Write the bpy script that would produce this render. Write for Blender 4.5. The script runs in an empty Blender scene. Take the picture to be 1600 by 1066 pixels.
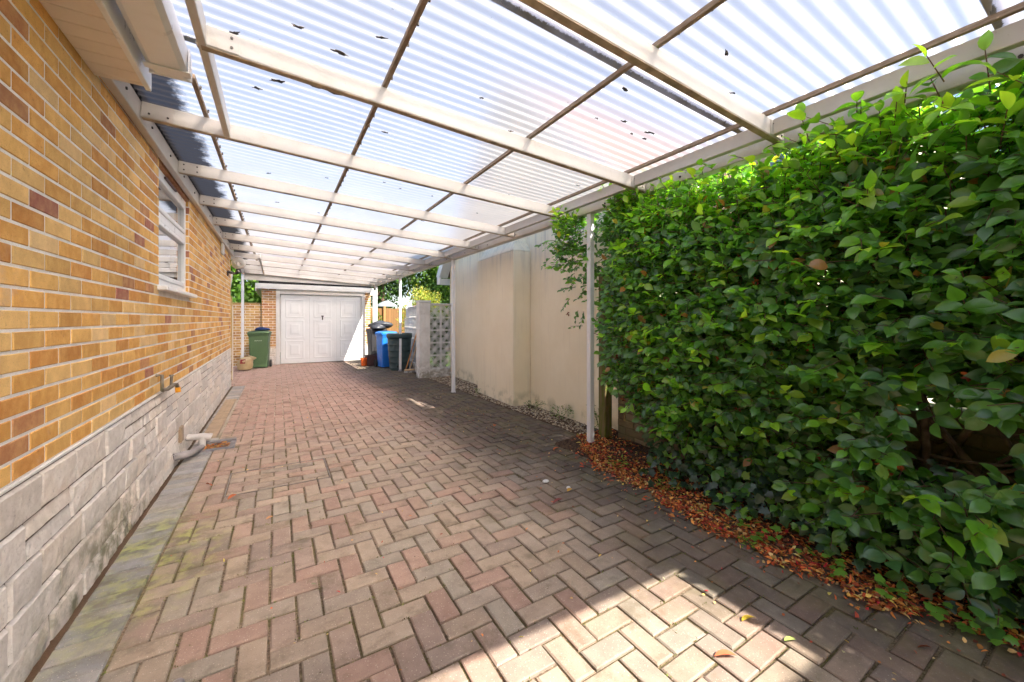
import bpy, math, random
import numpy as np
from mathutils import Vector, Matrix, Euler
R = math.radians
rng = np.random.default_rng(7)
rnd = random.Random(11)
SC = bpy.context.scene
COL = SC.collection

# ------------------------------------------------------------------ helpers
def gz(y):
    return -0.006 * y

class MB:
    """collects faces, then links them as one mesh object"""
    def __init__(s):
        s.v = []; s.f = []; s.m = []; s.c = []; s.sm = []
    def face(s, pts, m=0, c=(1, 1, 1), smooth=False):
        n = len(s.v); s.v.extend([tuple(p) for p in pts]); s.f.append(tuple(range(n, n + len(pts))))
        s.m.append(m); s.c.append(c); s.sm.append(smooth)
    def add(s, vs, fs, m=0, c=(1, 1, 1), smooth=False):
        n = len(s.v); s.v.extend([tuple(p) for p in vs])
        for f in fs:
            s.f.append(tuple(i + n for i in f)); s.m.append(m); s.c.append(c); s.sm.append(smooth)
    def box(s, x0, x1, y0, y1, z0, z1, m=0, c=(1, 1, 1), M=None, b=0.0):
        if b > 0:
            b = min(b, (x1 - x0) * .45, (y1 - y0) * .45, (z1 - z0) * .45)
            vs = []; idx = {}
            for sx in (0, 1):
                for sy in (0, 1):
                    for sz in (0, 1):
                        X = (x0, x1)[sx]; Y = (y0, y1)[sy]; Z = (z0, z1)[sz]
                        dx = b * (1 - 2 * sx); dy = b * (1 - 2 * sy); dz = b * (1 - 2 * sz)
                        for k, p in (('x', (X, Y + dy, Z + dz)), ('y', (X + dx, Y, Z + dz)), ('z', (X + dx, Y + dy, Z))):
                            idx[(sx, sy, sz, k)] = len(vs); vs.append(p)
            I = lambda *a: idx[a]
            fs = []
            for q in (0, 1):
                a = [I(q, 0, 0, 'x'), I(q, 1, 0, 'x'), I(q, 1, 1, 'x'), I(q, 0, 1, 'x')]; fs.append(a if q else a[::-1])
                a = [I(0, q, 0, 'y'), I(1, q, 0, 'y'), I(1, q, 1, 'y'), I(0, q, 1, 'y')]; fs.append(a[::-1] if q else a)
                a = [I(0, 0, q, 'z'), I(1, 0, q, 'z'), I(1, 1, q, 'z'), I(0, 1, q, 'z')]; fs.append(a if q else a[::-1])
            for p in (0, 1):
                for q in (0, 1):
                    sg = (p == q)
                    a = [I(p, q, 0, 'x'), I(p, q, 0, 'y'), I(p, q, 1, 'y'), I(p, q, 1, 'x')]; fs.append(a if sg else a[::-1])
                    a = [I(p, 0, q, 'x'), I(p, 1, q, 'x'), I(p, 1, q, 'z'), I(p, 0, q, 'z')]; fs.append(a if sg else a[::-1])
                    a = [I(0, p, q, 'y'), I(0, p, q, 'z'), I(1, p, q, 'z'), I(1, p, q, 'y')]; fs.append(a if sg else a[::-1])
            for p in (0, 1):
                for q in (0, 1):
                    for r in (0, 1):
                        a = [I(p, q, r, 'x'), I(p, q, r, 'y'), I(p, q, r, 'z')]
                        fs.append(a if (p + q + r) % 2 else a[::-1])
        else:
            vs = [(x, y, z) for x in (x0, x1) for y in (y0, y1) for z in (z0, z1)]
            fs = [(0, 1, 3, 2), (4, 6, 7, 5), (0, 4, 5, 1), (2, 3, 7, 6), (0, 2, 6, 4), (1, 5, 7, 3)]
        if M is not None: vs = [tuple(M @ Vector(v)) for v in vs]
        s.add(vs, fs, m, c)
    def beam(s, p0, p1, w, h, m=0, c=(1, 1, 1), up=(0, 0, 1), b=0.0):
        p0 = Vector(p0); p1 = Vector(p1); d = p1 - p0; L = d.length; d.normalize()
        u = Vector(up); sd = d.cross(u).normalized(); u = sd.cross(d)
        M = Matrix((d, sd, u)).transposed().to_4x4(); M.translation = p0
        s.box(0, L, -w / 2, w / 2, -h / 2, h / 2, m, c, M, b)
    def tube(s, pts, rad, n=10, m=0, c=(1, 1, 1), cap=True, smooth=True):
        pts = [Vector(p) for p in pts]
        if not hasattr(rad, '__len__'): rad = [rad] * len(pts)
        rings = []; prev = None
        for i, p in enumerate(pts):
            d = (pts[min(i + 1, len(pts) - 1)] - pts[max(i - 1, 0)]).normalized()
            a = prev if prev is not None else (Vector((0, 0, 1)) if abs(d.z) < .9 else Vector((1, 0, 0)))
            a = (a - d * a.dot(d)).normalized(); prev = a; b = d.cross(a)
            rings.append([p + (a * math.cos(t) + b * math.sin(t)) * rad[i] for t in [2 * math.pi * k / n for k in range(n)]])
        n0 = len(s.v)
        vs = [q for r in rings for q in r]; fs = []
        for i in range(len(pts) - 1):
            for k in range(n):
                fs.append((i * n + k, i * n + (k + 1) % n, (i + 1) * n + (k + 1) % n, (i + 1) * n + k))
        s.add(vs, fs, m, c, smooth)
        if cap:
            s.face(rings[0][::-1], m, c); s.face(rings[-1], m, c)
    def loft(s, rings, m=0, c=(1, 1, 1), cap0=True, cap1=True, smooth=False):
        n = len(rings[0]); vs = [q for r in rings for q in r]; fs = []
        for i in range(len(rings) - 1):
            for k in range(n):
                fs.append((i * n + k, i * n + (k + 1) % n, (i + 1) * n + (k + 1) % n, (i + 1) * n + k))
        s.add(vs, fs, m, c, smooth)
        if cap0: s.face(rings[0][::-1], m, c)
        if cap1: s.face(rings[-1], m, c)
    def build(s, name, mats, parent=None, loc=None):
        me = bpy.data.meshes.new(name)
        me.from_pydata(s.v, [], s.f)
        if not isinstance(mats, (list, tuple)): mats = [mats]
        for q in mats: me.materials.append(q)
        me.polygons.foreach_set('material_index', s.m)
        me.polygons.foreach_set('use_smooth', s.sm)
        at = me.attributes.new('col', 'FLOAT_COLOR', 'CORNER')
        cnt = np.array([len(f) for f in s.f]); cc = np.repeat(np.array(s.c, dtype=np.float32), cnt, axis=0)
        at.data.foreach_set('color', np.hstack([cc, np.ones((len(cc), 1), np.float32)]).ravel())
        me.update()
        o = bpy.data.objects.new(name, me); COL.objects.link(o)
        if parent is not None: o.parent = parent
        if loc is not None: o.location = loc
        return o

def thing(name, label, cat, loc=(0, 0, 0), group=None):
    o = bpy.data.objects.new(name, None); COL.objects.link(o); o.location = loc
    o.empty_display_size = .1
    o['label'] = label; o['category'] = cat
    if group: o['group'] = group
    return o
def tag(o, label, cat, group=None):
    o['label'] = label; o['category'] = cat
    if group: o['group'] = group
    return o
def kind(o, k, label=None, cat=None):
    o['kind'] = k
    if label: o['label'] = label
    if cat: o['category'] = cat
    return o
def copy_tree(o, parent=None, loc=None):
    c = o.copy(); COL.objects.link(c)
    if parent is not None: c.parent = parent
    if loc is not None: c.location = loc
    for ch in list(o.children): copy_tree(ch, c)
    return c

def rrect(hx, hy, r, z, cx=0, cy=0, n=4):
    pts = []
    for (sx, sy, a0) in ((1, 1, 0), (-1, 1, 90), (-1, -1, 180), (1, -1, 270)):
        for k in range(n + 1):
            a = R(a0 + 90 * k / n)
            pts.append(Vector((cx + sx * (hx - r) + r * math.cos(a), cy + sy * (hy - r) + r * math.sin(a), z)))
    return pts
def circ(r, z, cx=0, cy=0, n=28):
    return [Vector((cx + r * math.cos(2 * math.pi * k / n), cy + r * math.sin(2 * math.pi * k / n), z)) for k in range(n)]

# ------------------------------------------------------------------ materials
class NT:
    def __init__(s, name):
        s.mat = bpy.data.materials.new(name); s.mat.use_nodes = True
        s.nt = s.mat.node_tree; s.nt.nodes.clear()
        s.out = s.nt.nodes.new('ShaderNodeOutputMaterial')
    def n(s, t, **kw):
        nd = s.nt.nodes.new('ShaderNode' + t)
        for k, v in kw.items():
            if k.startswith('i_'):
                key = k[2:]; key = int(key) if key.isdigit() else key.replace('_', ' ')
                s.set(nd.inputs[key], v)
            else: setattr(nd, k, v)
        return nd
    def set(s, inp, v):
        if isinstance(v, bpy.types.NodeSocket): s.nt.links.new(v, inp)
        elif hasattr(v, '__len__') and len(v) == 3 and inp.type == 'RGBA': inp.default_value = (*v, 1)
        else: inp.default_value = v
    def pos(s):
        return s.n('NewGeometry').outputs['Position']
    def mapv(s, vec, scale=(1, 1, 1)):
        m = s.n('Mapping'); s.set(m.inputs['Vector'], vec); m.inputs['Scale'].default_value = scale; return m.outputs[0]
    def noise(s, scale, detail=4, rough=.55, vec=None, dist=0.0):
        nd = s.n('TexNoise'); s.set(nd.inputs['Vector'], vec if vec is not None else s.pos())
        nd.inputs['Scale'].default_value = scale; nd.inputs['Detail'].default_value = detail; nd.inputs['Roughness'].default_value = rough
        nd.inputs['Distortion'].default_value = dist
        return nd.outputs['Fac']
    def ramp(s, fac, lo, hi, a=0.0, b=1.0):
        m = s.n('MapRange'); m.interpolation_type = 'SMOOTHSTEP'
        s.set(m.inputs['Value'], fac)
        for k, v in (('From Min', lo), ('From Max', hi), ('To Min', a), ('To Max', b)): s.set(m.inputs[k], v)
        return m.outputs[0]
    def math(s, op, a, b=0.0, clamp=False):
        m = s.n('Math'); m.operation = op; m.use_clamp = clamp; s.set(m.inputs[0], a); s.set(m.inputs[1], b); return m.outputs[0]
    def mix(s, fac, a, b, mode='MIX'):
        m = s.n('Mix'); m.data_type = 'RGBA'; m.blend_type = mode
        s.set(m.inputs['Factor'], fac); s.set(m.inputs[6], a); s.set(m.inputs[7], b); return m.outputs[2]
    def attr(s, name='col'):
        a = s.n('Attribute'); a.attribute_name = name; return a.outputs['Color']
    def xyz(s, v=None):
        x = s.n('SeparateXYZ'); s.set(x.inputs[0], v if v is not None else s.pos()); return x.outputs
    def bump(s, h, strength=.3, dist=.01):
        b = s.n('Bump'); s.set(b.inputs['Height'], h); b.inputs['Strength'].default_value = strength; b.inputs['Distance'].default_value = dist
        return b.outputs[0]
    def bsdf(s, col, rough=.6, spec=.5, normal=None, metal=0.0, coat=0.0, **kw):
        p = s.n('BsdfPrincipled'); s.set(p.inputs['Base Color'], col); s.set(p.inputs['Roughness'], rough)
        p.inputs['Specular IOR Level'].default_value = spec; p.inputs['Metallic'].default_value = metal
        p.inputs['Coat Weight'].default_value = coat
        if normal is not None: s.set(p.inputs['Normal'], normal)
        for k, v in kw.items(): s.set(p.inputs[k.replace('_', ' ')], v)
        return p.outputs[0]
    def end(s, sh):
        s.nt.links.new(sh, s.out.inputs['Surface']); return s.mat

MATS = {}
def simple(name, col, rough=.5, spec=.5, var=.12, vscale=6, bumps=0.0, bscale=60, metal=0.0, coat=0.0, dirt=None, dirt_amt=.35, dscale=5):
    t = NT(name)
    n1 = t.noise(vscale, 5)
    c = t.mix(t.ramp(n1, .3, .7), tuple(max(0, x * (1 - var)) for x in col), tuple(min(1, x * (1 + var)) for x in col))
    if dirt:
        d = t.ramp(t.noise(dscale, 8, .7), .5, .72, 0, dirt_amt)
        c = t.mix(d, c, dirt)
    nm = t.bump(t.noise(bscale, 4), bumps, .004) if bumps else None
    rr = t.ramp(t.noise(vscale * 2.3, 4), .3, .7, rough * .85, min(1, rough * 1.15))
    MATS[name] = t.end(t.bsdf(c, rr, spec, nm, metal, coat)); return MATS[name]

# brick
t = NT('brick')
a = t.attr(); p = t.pos()
c = t.mix(t.ramp(t.noise(16, 5, .6), .3, .75), t.mix(.24, a, (.28, .10, .03)), t.mix(.28, a, (.88, .60, .24)))
c = t.mix(t.ramp(t.noise(230, 3, .6), .58, .70, 0, .5), c, (.16, .08, .04))
c = t.mix(t.ramp(t.noise(28, 6, .75), .60, .70, 0, .55), c, (.30, .10, .05))
c = t.mix(t.ramp(t.noise(3.2, 6, .7), .60, .74, 0, .30), c, (.50, .42, .36))
h = t.math('ADD', t.math('MULTIPLY', t.noise(38, 5, .65), .7), t.math('MULTIPLY', t.noise(240, 3), .35))
brick = t.end(t.bsdf(c, .82, .25, t.bump(h, .45, .006)))
# mortar
t = NT('mortar')
c = t.mix(t.ramp(t.noise(9, 6), .3, .7), (.72, .675, .62), (.86, .82, .77))
c = t.mix(t.ramp(t.noise(300, 2), .58, .7, 0, .5), c, (.28, .24, .2))
mortar = t.end(t.bsdf(c, .95, .1, t.bump(t.noise(180, 4), .4, .004)))
# stone plinth (rock faced, pale, with moss and soot stains low down)
t = NT('stone')
a = t.attr(); X, Y, Z = t.xyz()
c = t.mix(t.ramp(t.noise(22, 6, .65), .3, .75), t.mix(.30, a, (.40, .34, .28)), t.mix(.25, a, (.86, .82, .77)))
c = t.mix(t.ramp(t.noise(55, 5, .7), .56, .72, 0, .45), c, (.22, .18, .155))
low = t.ramp(Z, .02, .42, 1, 0); near = t.ramp(t.math('ABSOLUTE', t.math('SUBTRACT', Y, 2.9)), .35, 1.1, 1, .15)
ms = t.math('MULTIPLY', t.math('MULTIPLY', t.ramp(t.noise(7, 7, .65), .40, .62), low), near)
c = t.mix(t.math('MULTIPLY', ms, .85), c, (.085, .085, .03))
h = t.math('ADD', t.noise(26, 6, .7), t.math('MULTIPLY', t.noise(120, 3), .25))
stone = t.end(t.bsdf(c, .9, .2, t.bump(h, .7, .012)))
plm = simple('plinth_joint', (.20, .16, .125), .95, .1, .35, 14, .5, 90)
# paver
t = NT('paver')
a = t.attr(); P = t.pos(); X, Y, Z = t.xyz(P)
c = t.mix(t.ramp(t.noise(12, 5, .6), .3, .72), t.mix(.2, a, (.16, .12, .10)), t.mix(.16, a, (.50, .41, .33)))
c = t.mix(t.ramp(t.noise(330, 2), .60, .68, 0, .55), c, (.10, .075, .065))
vo = t.n('TexVoronoi'); t.set(vo.inputs['Vector'], P); vo.inputs['Scale'].default_value = 85
c = t.mix(t.ramp(vo.outputs['Distance'], .10, .20, .55, 0), c, (.62, .55, .47))
# green algae patch beside the house wall
d = t.math('ADD', t.math('POWER', t.math('MULTIPLY', t.math('ADD', X, .62), 2.3), 2), t.math('POWER', t.math('MULTIPLY', t.math('SUBTRACT', Y, 2.75), 1.3), 2))
al = t.math('MULTIPLY', t.ramp(d, .1, 1.2, 1, 0), t.ramp(t.noise(6, 6, .65), .36, .62))
c = t.mix(t.math('MULTIPLY', al, .75), c, t.mix(t.ramp(t.noise(15, 4), .40, .62), (.07, .065, .03), (.27, .29, .07)))
# grime and algae along the boundary side, plus painted shade near the hedge
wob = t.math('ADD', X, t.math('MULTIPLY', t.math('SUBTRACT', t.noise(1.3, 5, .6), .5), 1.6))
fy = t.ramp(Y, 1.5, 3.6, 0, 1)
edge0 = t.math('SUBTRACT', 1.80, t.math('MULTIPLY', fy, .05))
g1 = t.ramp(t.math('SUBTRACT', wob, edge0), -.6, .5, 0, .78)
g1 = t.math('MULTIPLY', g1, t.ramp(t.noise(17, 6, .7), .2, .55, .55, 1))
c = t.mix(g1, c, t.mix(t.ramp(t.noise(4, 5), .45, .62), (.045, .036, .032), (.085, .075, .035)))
# general brown dirt blotches
c = t.mix(t.ramp(t.noise(5.5, 7, .7), .50, .68, 0, .55), c, (.12, .095, .06))
c = t.mix(t.ramp(t.noise(1.1, 5, .65), .50, .72, 0, .35), c, (.17, .13, .095))
h = t.math('ADD', t.math('MULTIPLY', t.noise(34, 5), .5), t.math('MULTIPLY', t.noise(300, 3), .5))
paver = t.end(t.bsdf(c, .85, .25, t.bump(h, .5, .004)))
# joints
t = NT('joint_sand')
P = t.pos(); X, Y, Z = t.xyz(P)
c = t.mix(t.ramp(t.noise(80, 5, .7), .35, .65), (.085, .062, .042), (.25, .19, .135))
far = t.math('MULTIPLY', t.ramp(Y, 4.2, 6.5), t.ramp(X, 1.6, .9))
c = t.mix(t.math('MULTIPLY', far, .8), c, (.46, .40, .33))
mo = t.math('MULTIPLY', t.ramp(t.noise(3.2, 6, .65), .42, .6), t.math('SUBTRACT', 1, t.math('MULTIPLY', far, .85)))
mo = t.math('MULTIPLY', mo, t.ramp(X, -.76, -.66))
c = t.mix(t.math('MULTIPLY', mo, .7), c, t.mix(t.noise(60, 3), (.045, .045, .014), (.13, .115, .035)))
c = t.mix(t.ramp(X, -.70, -.76), c, t.mix(t.noise(120, 3), (.02, .014, .01), (.10, .06, .035)))
joint = t.end(t.bsdf(c, 1, .1, t.bump(t.noise(150, 4), .8, .008)))
# painted carport metalwork
t = NT('carport_paint')
P = t.pos()
c = t.mix(t.ramp(t.noise(3, 6, .6), .35, .7), (.57, .55, .52), (.50, .475, .44))
c = t.mix(t.ramp(t.noise(95, 4, .7), .62, .74, 0, .45), c, (.24, .19, .14))
c = t.mix(t.ramp(t.noise(6, 8, .75), .58, .75, 0, .35), c, (.36, .29, .21))
paint = t.end(t.bsdf(c, .42, .5, t.bump(t.noise(70, 3), .15, .003)))
t = NT('purlin_timber')
c = t.mix(t.ramp(t.noise(14, 5, .6, t.mapv(t.pos(), (6, 1, 6))), .3, .7), (.22, .16, .11), (.36, .29, .22))
purl = t.end(t.bsdf(c, .8, .2))
# corrugated sheet : weathered translucent plastic
t = NT('corrugated_plastic')
P = t.pos(); X, Y, Z = t.xyz(P)
tc = t.attr()       # red = distance to lapped edge (m*10), green = debris weight
s_ = t.n('SeparateColor'); t.set(s_.inputs[0], tc)
base = t.mix(t.ramp(t.noise(2.2, 6, .6), .3, .7), (.96, .92, .92), (.89, .855, .87))
fl = t.ramp(t.noise(70, 6, .75, t.mapv(P, (.5, 1, 1))), .66, .72, 0, .7)
base = t.mix(fl, base, (.10, .075, .05))
film = t.ramp(s_.outputs[0], .62, .72, .7, 0)
base = t.mix(film, base, (.50, .51, .58))
rag = t.math('ADD', s_.outputs[0], t.math('MULTIPLY', t.math('SUBTRACT', t.noise(45, 6, .75), .5), .35))
lap = t.ramp(rag, .20, .27, 1, 0)
lapn = t.ramp(t.noise(1.1, 4, .6, t.mapv(P, (1, 2, 1))), .34, .56, .75, 1)
base = t.mix(t.math('MULTIPLY', lap, lapn), base, t.mix(t.noise(40, 3), (.03, .02, .012), (.16, .12, .05)))
ragx = t.math('ADD', s_.outputs[1], t.math('MULTIPLY', t.math('SUBTRACT', t.noise(9, 7, .7), .5), .5))
base = t.mix(t.ramp(ragx, .45, .62, 0, .95), base, (.05, .042, .045))
ragr = t.math('ADD', s_.outputs[2], t.math('MULTIPLY', t.math('SUBTRACT', t.noise(15, 7, .75), .5), .7))
base = t.mix(t.ramp(ragr, .55, .75, 0, .8), base, (.34, .27, .16))
tr = t.n('BsdfTranslucent'); t.set(tr.inputs[0], base)
df = t.bsdf(base, .35, .5)
rf = t.n('BsdfRefraction'); t.set(rf.inputs['Color'], t.mix(1.0, base, (1.0, .955, .90), 'MULTIPLY')); rf.inputs['Roughness'].default_value = .8; rf.inputs['IOR'].default_value = 1.08
mx = t.n('MixShader'); mx.inputs[0].default_value = .74
t.nt.links.new(df, mx.inputs[1]); t.nt.links.new(tr.outputs[0], mx.inputs[2])
m2 = t.n('MixShader'); m2.inputs[0].default_value = .70
t.nt.links.new(mx.outputs[0], m2.inputs[1]); t.nt.links.new(rf.outputs[0], m2.inputs[2])
sheet = t.end(m2.outputs[0])

under = simple('painted_shade_underside', (.36, .29, .21), .7, .3, .3, 12)  # brown that puts the shade beneath the rafters into the colour
upvc = simple('white_plastic', (.80, .80, .80), .32, .5, .03, 4, dirt=(.45, .40, .33), dirt_amt=.18)
soffitm = simple('soffit_plastic', (.78, .70, .60), .4, .5, .04, 4, dirt=(.5, .4, .3), dirt_amt=.2)
doorm = simple('garage_door_paint', (.80, .80, .79), .38, .5, .03, 3, dirt=(.5, .47, .42), dirt_amt=.12)
postm = simple('post_paint', (.80, .80, .82), .4, .5, .04, 5, dirt=(.4, .36, .3), dirt_amt=.2)
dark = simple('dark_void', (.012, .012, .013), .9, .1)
rust = simple('dark_bolt', (.05, .04, .035), .6, .4)
lead = simple('lead_flashing', (.07, .065, .07), .6, .4, .3, 8, .3, 30)
tile = simple('roof_tile', (.16, .10, .08), .85, .3, .3, 6, .4, 40)
greenbin = simple('green_bin_plastic', (.05, .092, .04), .5, .4, .1, 4, .15, 200)
bluebin = simple('blue_bin_plastic', (.015, .17, .62), .4, .5, .06, 4, .1, 200)
darkbin = simple('charcoal_bin_plastic', (.028, .027, .030), .5, .4, .15, 4, .1, 200)
butt_m = simple('dark_green_butt_plastic', (.035, .062, .066), .42, .5, .12, 5, .12, 120)
bagm = simple('black_polythene', (.035, .038, .048), .38, .5, .3, 9)
cloth = simple('navy_cloth', (.015, .035, .12), .8, .2, .3, 30)
terra = simple('orange_plastic', (.75, .13, .02), .45, .5, .12, 8)
brownp = simple('brown_plastic', (.085, .04, .04), .5, .4, .15, 7, .1, 120)
wood_o = simple('varnished_handle', (.62, .28, .09), .5, .4, .15, 12)
wood_p = simple('pale_handle', (.62, .43, .25), .6, .3, .15, 12)
tyre = simple('black_rubber', (.02, .02, .02), .7, .3)
brass = simple('weathered_brass', (.20, .17, .13), .5, .5, .3, 20, metal=.6)
orangeplug = simple('orange_cap', (.85, .35, .02), .4, .5)
greypipe = simple('grey_pipe', (.22, .20, .20), .5, .4, .15, 8)
whitepipe = simple('white_pipe', (.52, .49, .47), .4, .5, .08, 8, dirt=(.3, .26, .22), dirt_amt=.4)
gratem = simple('drain_grate_plastic', (.30, .22, .15), .7, .3, .15, 10)
iron = simple('wrought_iron', (.03, .022, .02), .55, .5, .2, 10)
steel = simple('frame_steel', (.20, .17, .15), .5, .5, .2, 20, metal=.5)
whitestuff = simple('white_marking', (.8, .8, .8), .6, .3)
barkm = simple('bark', (.14, .095, .07), .9, .2, .45, 18, .8, 50)
twigm = simple('twig', (.13, .075, .05), .85, .2, .4, 25)
canvas = simple('pale_canvas', (.27, .30, .32), .8, .2, .06, 4)
pebblem = simple('white_pebble', (.75, .73, .70), .5, .4, .1, 30)
curtain = simple('net_curtain', (.82, .82, .82), .9, .1, .05, 12)
winl = simple('blue_grey_glass', (.20, .26, .36), .12, .6, .1, 2)
sidingm = simple('cream_siding', (.66, .60, .48), .6, .3, .05, 3)
# rendered wall: cream masonry paint with rain streaks
t = NT('cream_render')
P = t.pos(); X, Y, Z = t.xyz(P)
c = t.mix(t.ramp(t.noise(1.6, 5, .6), .3, .7), (.89, .81, .63), (.84, .755, .565))
st = t.noise(3.0, 6, .7, t.mapv(P, (5, 5, .35)))
c = t.mix(t.ramp(st, .52, .72, 0, .25), c, (.56, .50, .41))
c = t.mix(t.math('MULTIPLY', t.ramp(st, .45, .66, 0, .25), t.ramp(t.math('ADD', Z, t.math('MULTIPLY', t.noise(2), .8)), 2.0, 2.9)), c, (.34, .33, .31))
c = t.mix(t.math('MULTIPLY', t.ramp(Z, .06, .22, .5, 0), t.ramp(t.noise(5, 6), .45, .6)), c, (.36, .34, .2))
render_m = t.end(t.bsdf(c, .88, .2, t.bump(t.noise(120, 5), .25, .004)))
# screen wall masonry paint
t = NT('whitewashed_concrete')
P = t.pos(); X, Y, Z = t.xyz(P)
c = t.mix(t.ramp(t.noise(7, 6, .65), .35, .68), (.80, .79, .77), (.68, .66, .63))
c = t.mix(t.ramp(t.noise(22, 6, .75), .57, .70, 0, .6), c, (.27, .24, .20))
c = t.mix(t.math('MULTIPLY', t.ramp(Z, .0, .45, .75, 0), t.ramp(t.noise(9, 6, .7), .38, .6)), c, (.20, .17, .11))
wash = t.end(t.bsdf(c, .9, .2, t.bump(t.noise(60, 5), .4, .006)))
# mossy blocks, mossy timber
t = NT('mossy_block')
a = t.attr(); P = t.pos()
c = t.mix(t.ramp(t.noise(9, 6, .7), .35, .65), t.mix(.3, a, (.12, .09, .06)), t.mix(.3, a, (.12, .13, .035)))
mossblock = t.end(t.bsdf(c, .95, .15, t.bump(t.noise(60, 5), .7, .008)))
t = NT('mossy_timber')
c = t.mix(t.ramp(t.noise(7, 6, .7, t.mapv(t.pos(), (4, 4, .6))), .38, .62), (.12, .15, .03), (.20, .15, .08))
mosswood = t.end(t.bsdf(c, .95, .15, t.bump(t.noise(30, 5, .6, t.mapv(t.pos(), (8, 8, .6))), .5, .005)))
t = NT('fence_timber')
a = t.attr()
c = t.mix(t.ramp(t.noise(9, 6, .7, t.mapv(t.pos(), (9, 9, .7))), .3, .7), t.mix(.3, a, (.20, .10, .04)), t.mix(.2, a, (.34, .21, .10)))
fencew = t.end(t.bsdf(c, .85, .2))
# soil, gravel ground, lawn
t = NT('soil')
c = t.mix(t.ramp(t.noise(45, 7, .7), .35, .65), (.035, .024, .018), (.12, .075, .05))
soil = t.end(t.bsdf(c, 1, .1, t.bump(t.noise(50, 6, .7), .9, .02)))
t = NT('gravel')
a = t.attr()
c = t.mix(t.noise(60, 3), t.mix(.2, a, (.2, .15, .1)), a)
gravelm = t.end(t.bsdf(c, .85, .25))
t = NT('pale_slabs')
c = t.mix(t.ramp(t.noise(2, 6), .35, .65), (.42, .40, .36), (.50, .47, .42))
slab = t.end(t.bsdf(c, .9, .2, t.bump(t.noise(40, 4), .3, .01)))
t = NT('lawn')
c = t.mix(t.ramp(t.noise(14, 6, .7), .35, .65), (.04, .075, .02), (.09, .14, .035))
lawn = t.end(t.bsdf(c, .95, .15, t.bump(t.noise(60, 5), .8, .03)))
# leaves
def leafmat(name, trans=.35, rough=.32, spec=.5, warm=(1.25, 1.25, .55), gain=1.0):
    t = NT(name)
    a = t.attr()
    c = t.mix(t.ramp(t.noise(35, 4), .3, .7), t.mix(.18, a, (.01, .02, .01)), a)
    b = t.bsdf(c, rough, spec)
    tr = t.n('BsdfTranslucent'); t.set(tr.inputs[0], t.mix(1.0, a, tuple(x * gain for x in warm), 'MULTIPLY'))
    m = t.n('MixShader'); m.inputs[0].default_value = trans
    t.nt.links.new(b, m.inputs[1]); t.nt.links.new(tr.outputs[0], m.inputs[2])
    return t.end(m.outputs[0])
leaf_m = leafmat('glossy_leaf', .42, .30, .9, (2.4, 2.4, .6))
leaf_t = leafmat('tree_leaf', .42, .5, .3, (1.8, 1.7, .6))
leaf_d = leafmat('dry_leaf', .15, .7, .2, (1.2, 1, .6))
# glass
t = NT('window_glass')
lw = t.n('LayerWeight'); lw.inputs[0].default_value = .5
gl = t.n('BsdfGlossy'); gl.inputs['Roughness'].default_value = .015
tp = t.n('BsdfTransparent'); tp.inputs[0].default_value = (.88, .92, .92, 1)
m = t.n('MixShader'); t.set(m.inputs[0], t.ramp(lw.outputs['Facing'], 0, 1, .10, .85))
t.nt.links.new(tp.outputs[0], m.inputs[1]); t.nt.links.new(gl.outputs[0], m.inputs[2])
glass = t.end(m.outputs[0])
t = NT('hazy_globe_glass')
b = t.bsdf((.75, .72, .66), .12, .6); tp = t.n('BsdfTransparent'); tp.inputs[0].default_value = (.9, .9, .88, 1)
lw = t.n('LayerWeight'); lw.inputs[0].default_value = .5
m = t.n('MixShader'); t.set(m.inputs[0], t.ramp(lw.outputs['Facing'], 0, 1, .30, .9))
t.nt.links.new(tp.outputs[0], m.inputs[1]); t.nt.links.new(b, m.inputs[2])
globe_m = t.end(m.outputs[0])
t = NT('tinted_bag_film')
a = t.attr(); c = t.mix(t.ramp(t.noise(12, 5), .3, .7), t.mix(.2, a, (.3, .18, .08)), a)
b = t.bsdf(c, .3, .5); tr = t.n('BsdfTranslucent'); t.set(tr.inputs[0], c)
m = t.n('MixShader'); m.inputs[0].default_value = .3
t.nt.links.new(b, m.inputs[1]); t.nt.links.new(tr.outputs[0], m.inputs[2])
bagfilm = t.end(m.outputs[0])

# ------------------------------------------------------------------ leaf clouds
def tmpl(kind):
    if kind == 'camellia':
        prof = [(0, .0, 0), (.09, .20, .012), (.24, .40, .028), (.45, .5, .035), (.64, .455, .025), (.80, .30, .0), (.91, .13, -.03), (1, 0, -.075)]
    elif kind == 'lance':
        prof = [(0, .0, 0), (.3, .5, .03), (.7, .4, .0), (1, 0, -.06)]
    else:
        prof = [(0, 0, 0), (.4, .5, .02), (1, 0, -.04)]
    if kind == 'ivy':
        o = [(0, 0), (-.06, .18), (.05, .42), (.28, .36), (.42, .62), (.55, .30), (.78, .20), (1.0, 0)]
        pts = o + [(x, -y) for x, y in o[-2:0:-1]]
        v = [(x, y, -.10 * abs(y) - .08 * x * x) for x, y in pts] + [(.3, 0, .02)]
        k = len(pts); f = [(i, (i + 1) % k, k) for i in range(k)]
        return np.array(v), f
    if kind == 'oval4':
        v = np.array([(0, 0, 0), (.5, .45, .04), (1, 0, -.05), (.5, -.45, .04)]); return v, [(0, 1, 2, 3)]
    v = []; f = []
    for i, (x, w, z) in enumerate(prof):
        v += [(x, w, z + w * .22), (x, 0, z), (x, -w, z + w * .22)]
    for i in range(len(prof) - 1):
        a = 3 * i
        if i == 0: f += [(1, 4, 3), (1, 5, 4)]
        elif i == len(prof) - 2: f += [(a, a + 1, a + 4), (a + 1, a + 2, a + 4)]
        else: f += [(a, a + 1, a + 4, a + 3), (a + 1, a + 2, a + 5, a + 4)]
    return np.array(v), f

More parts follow.
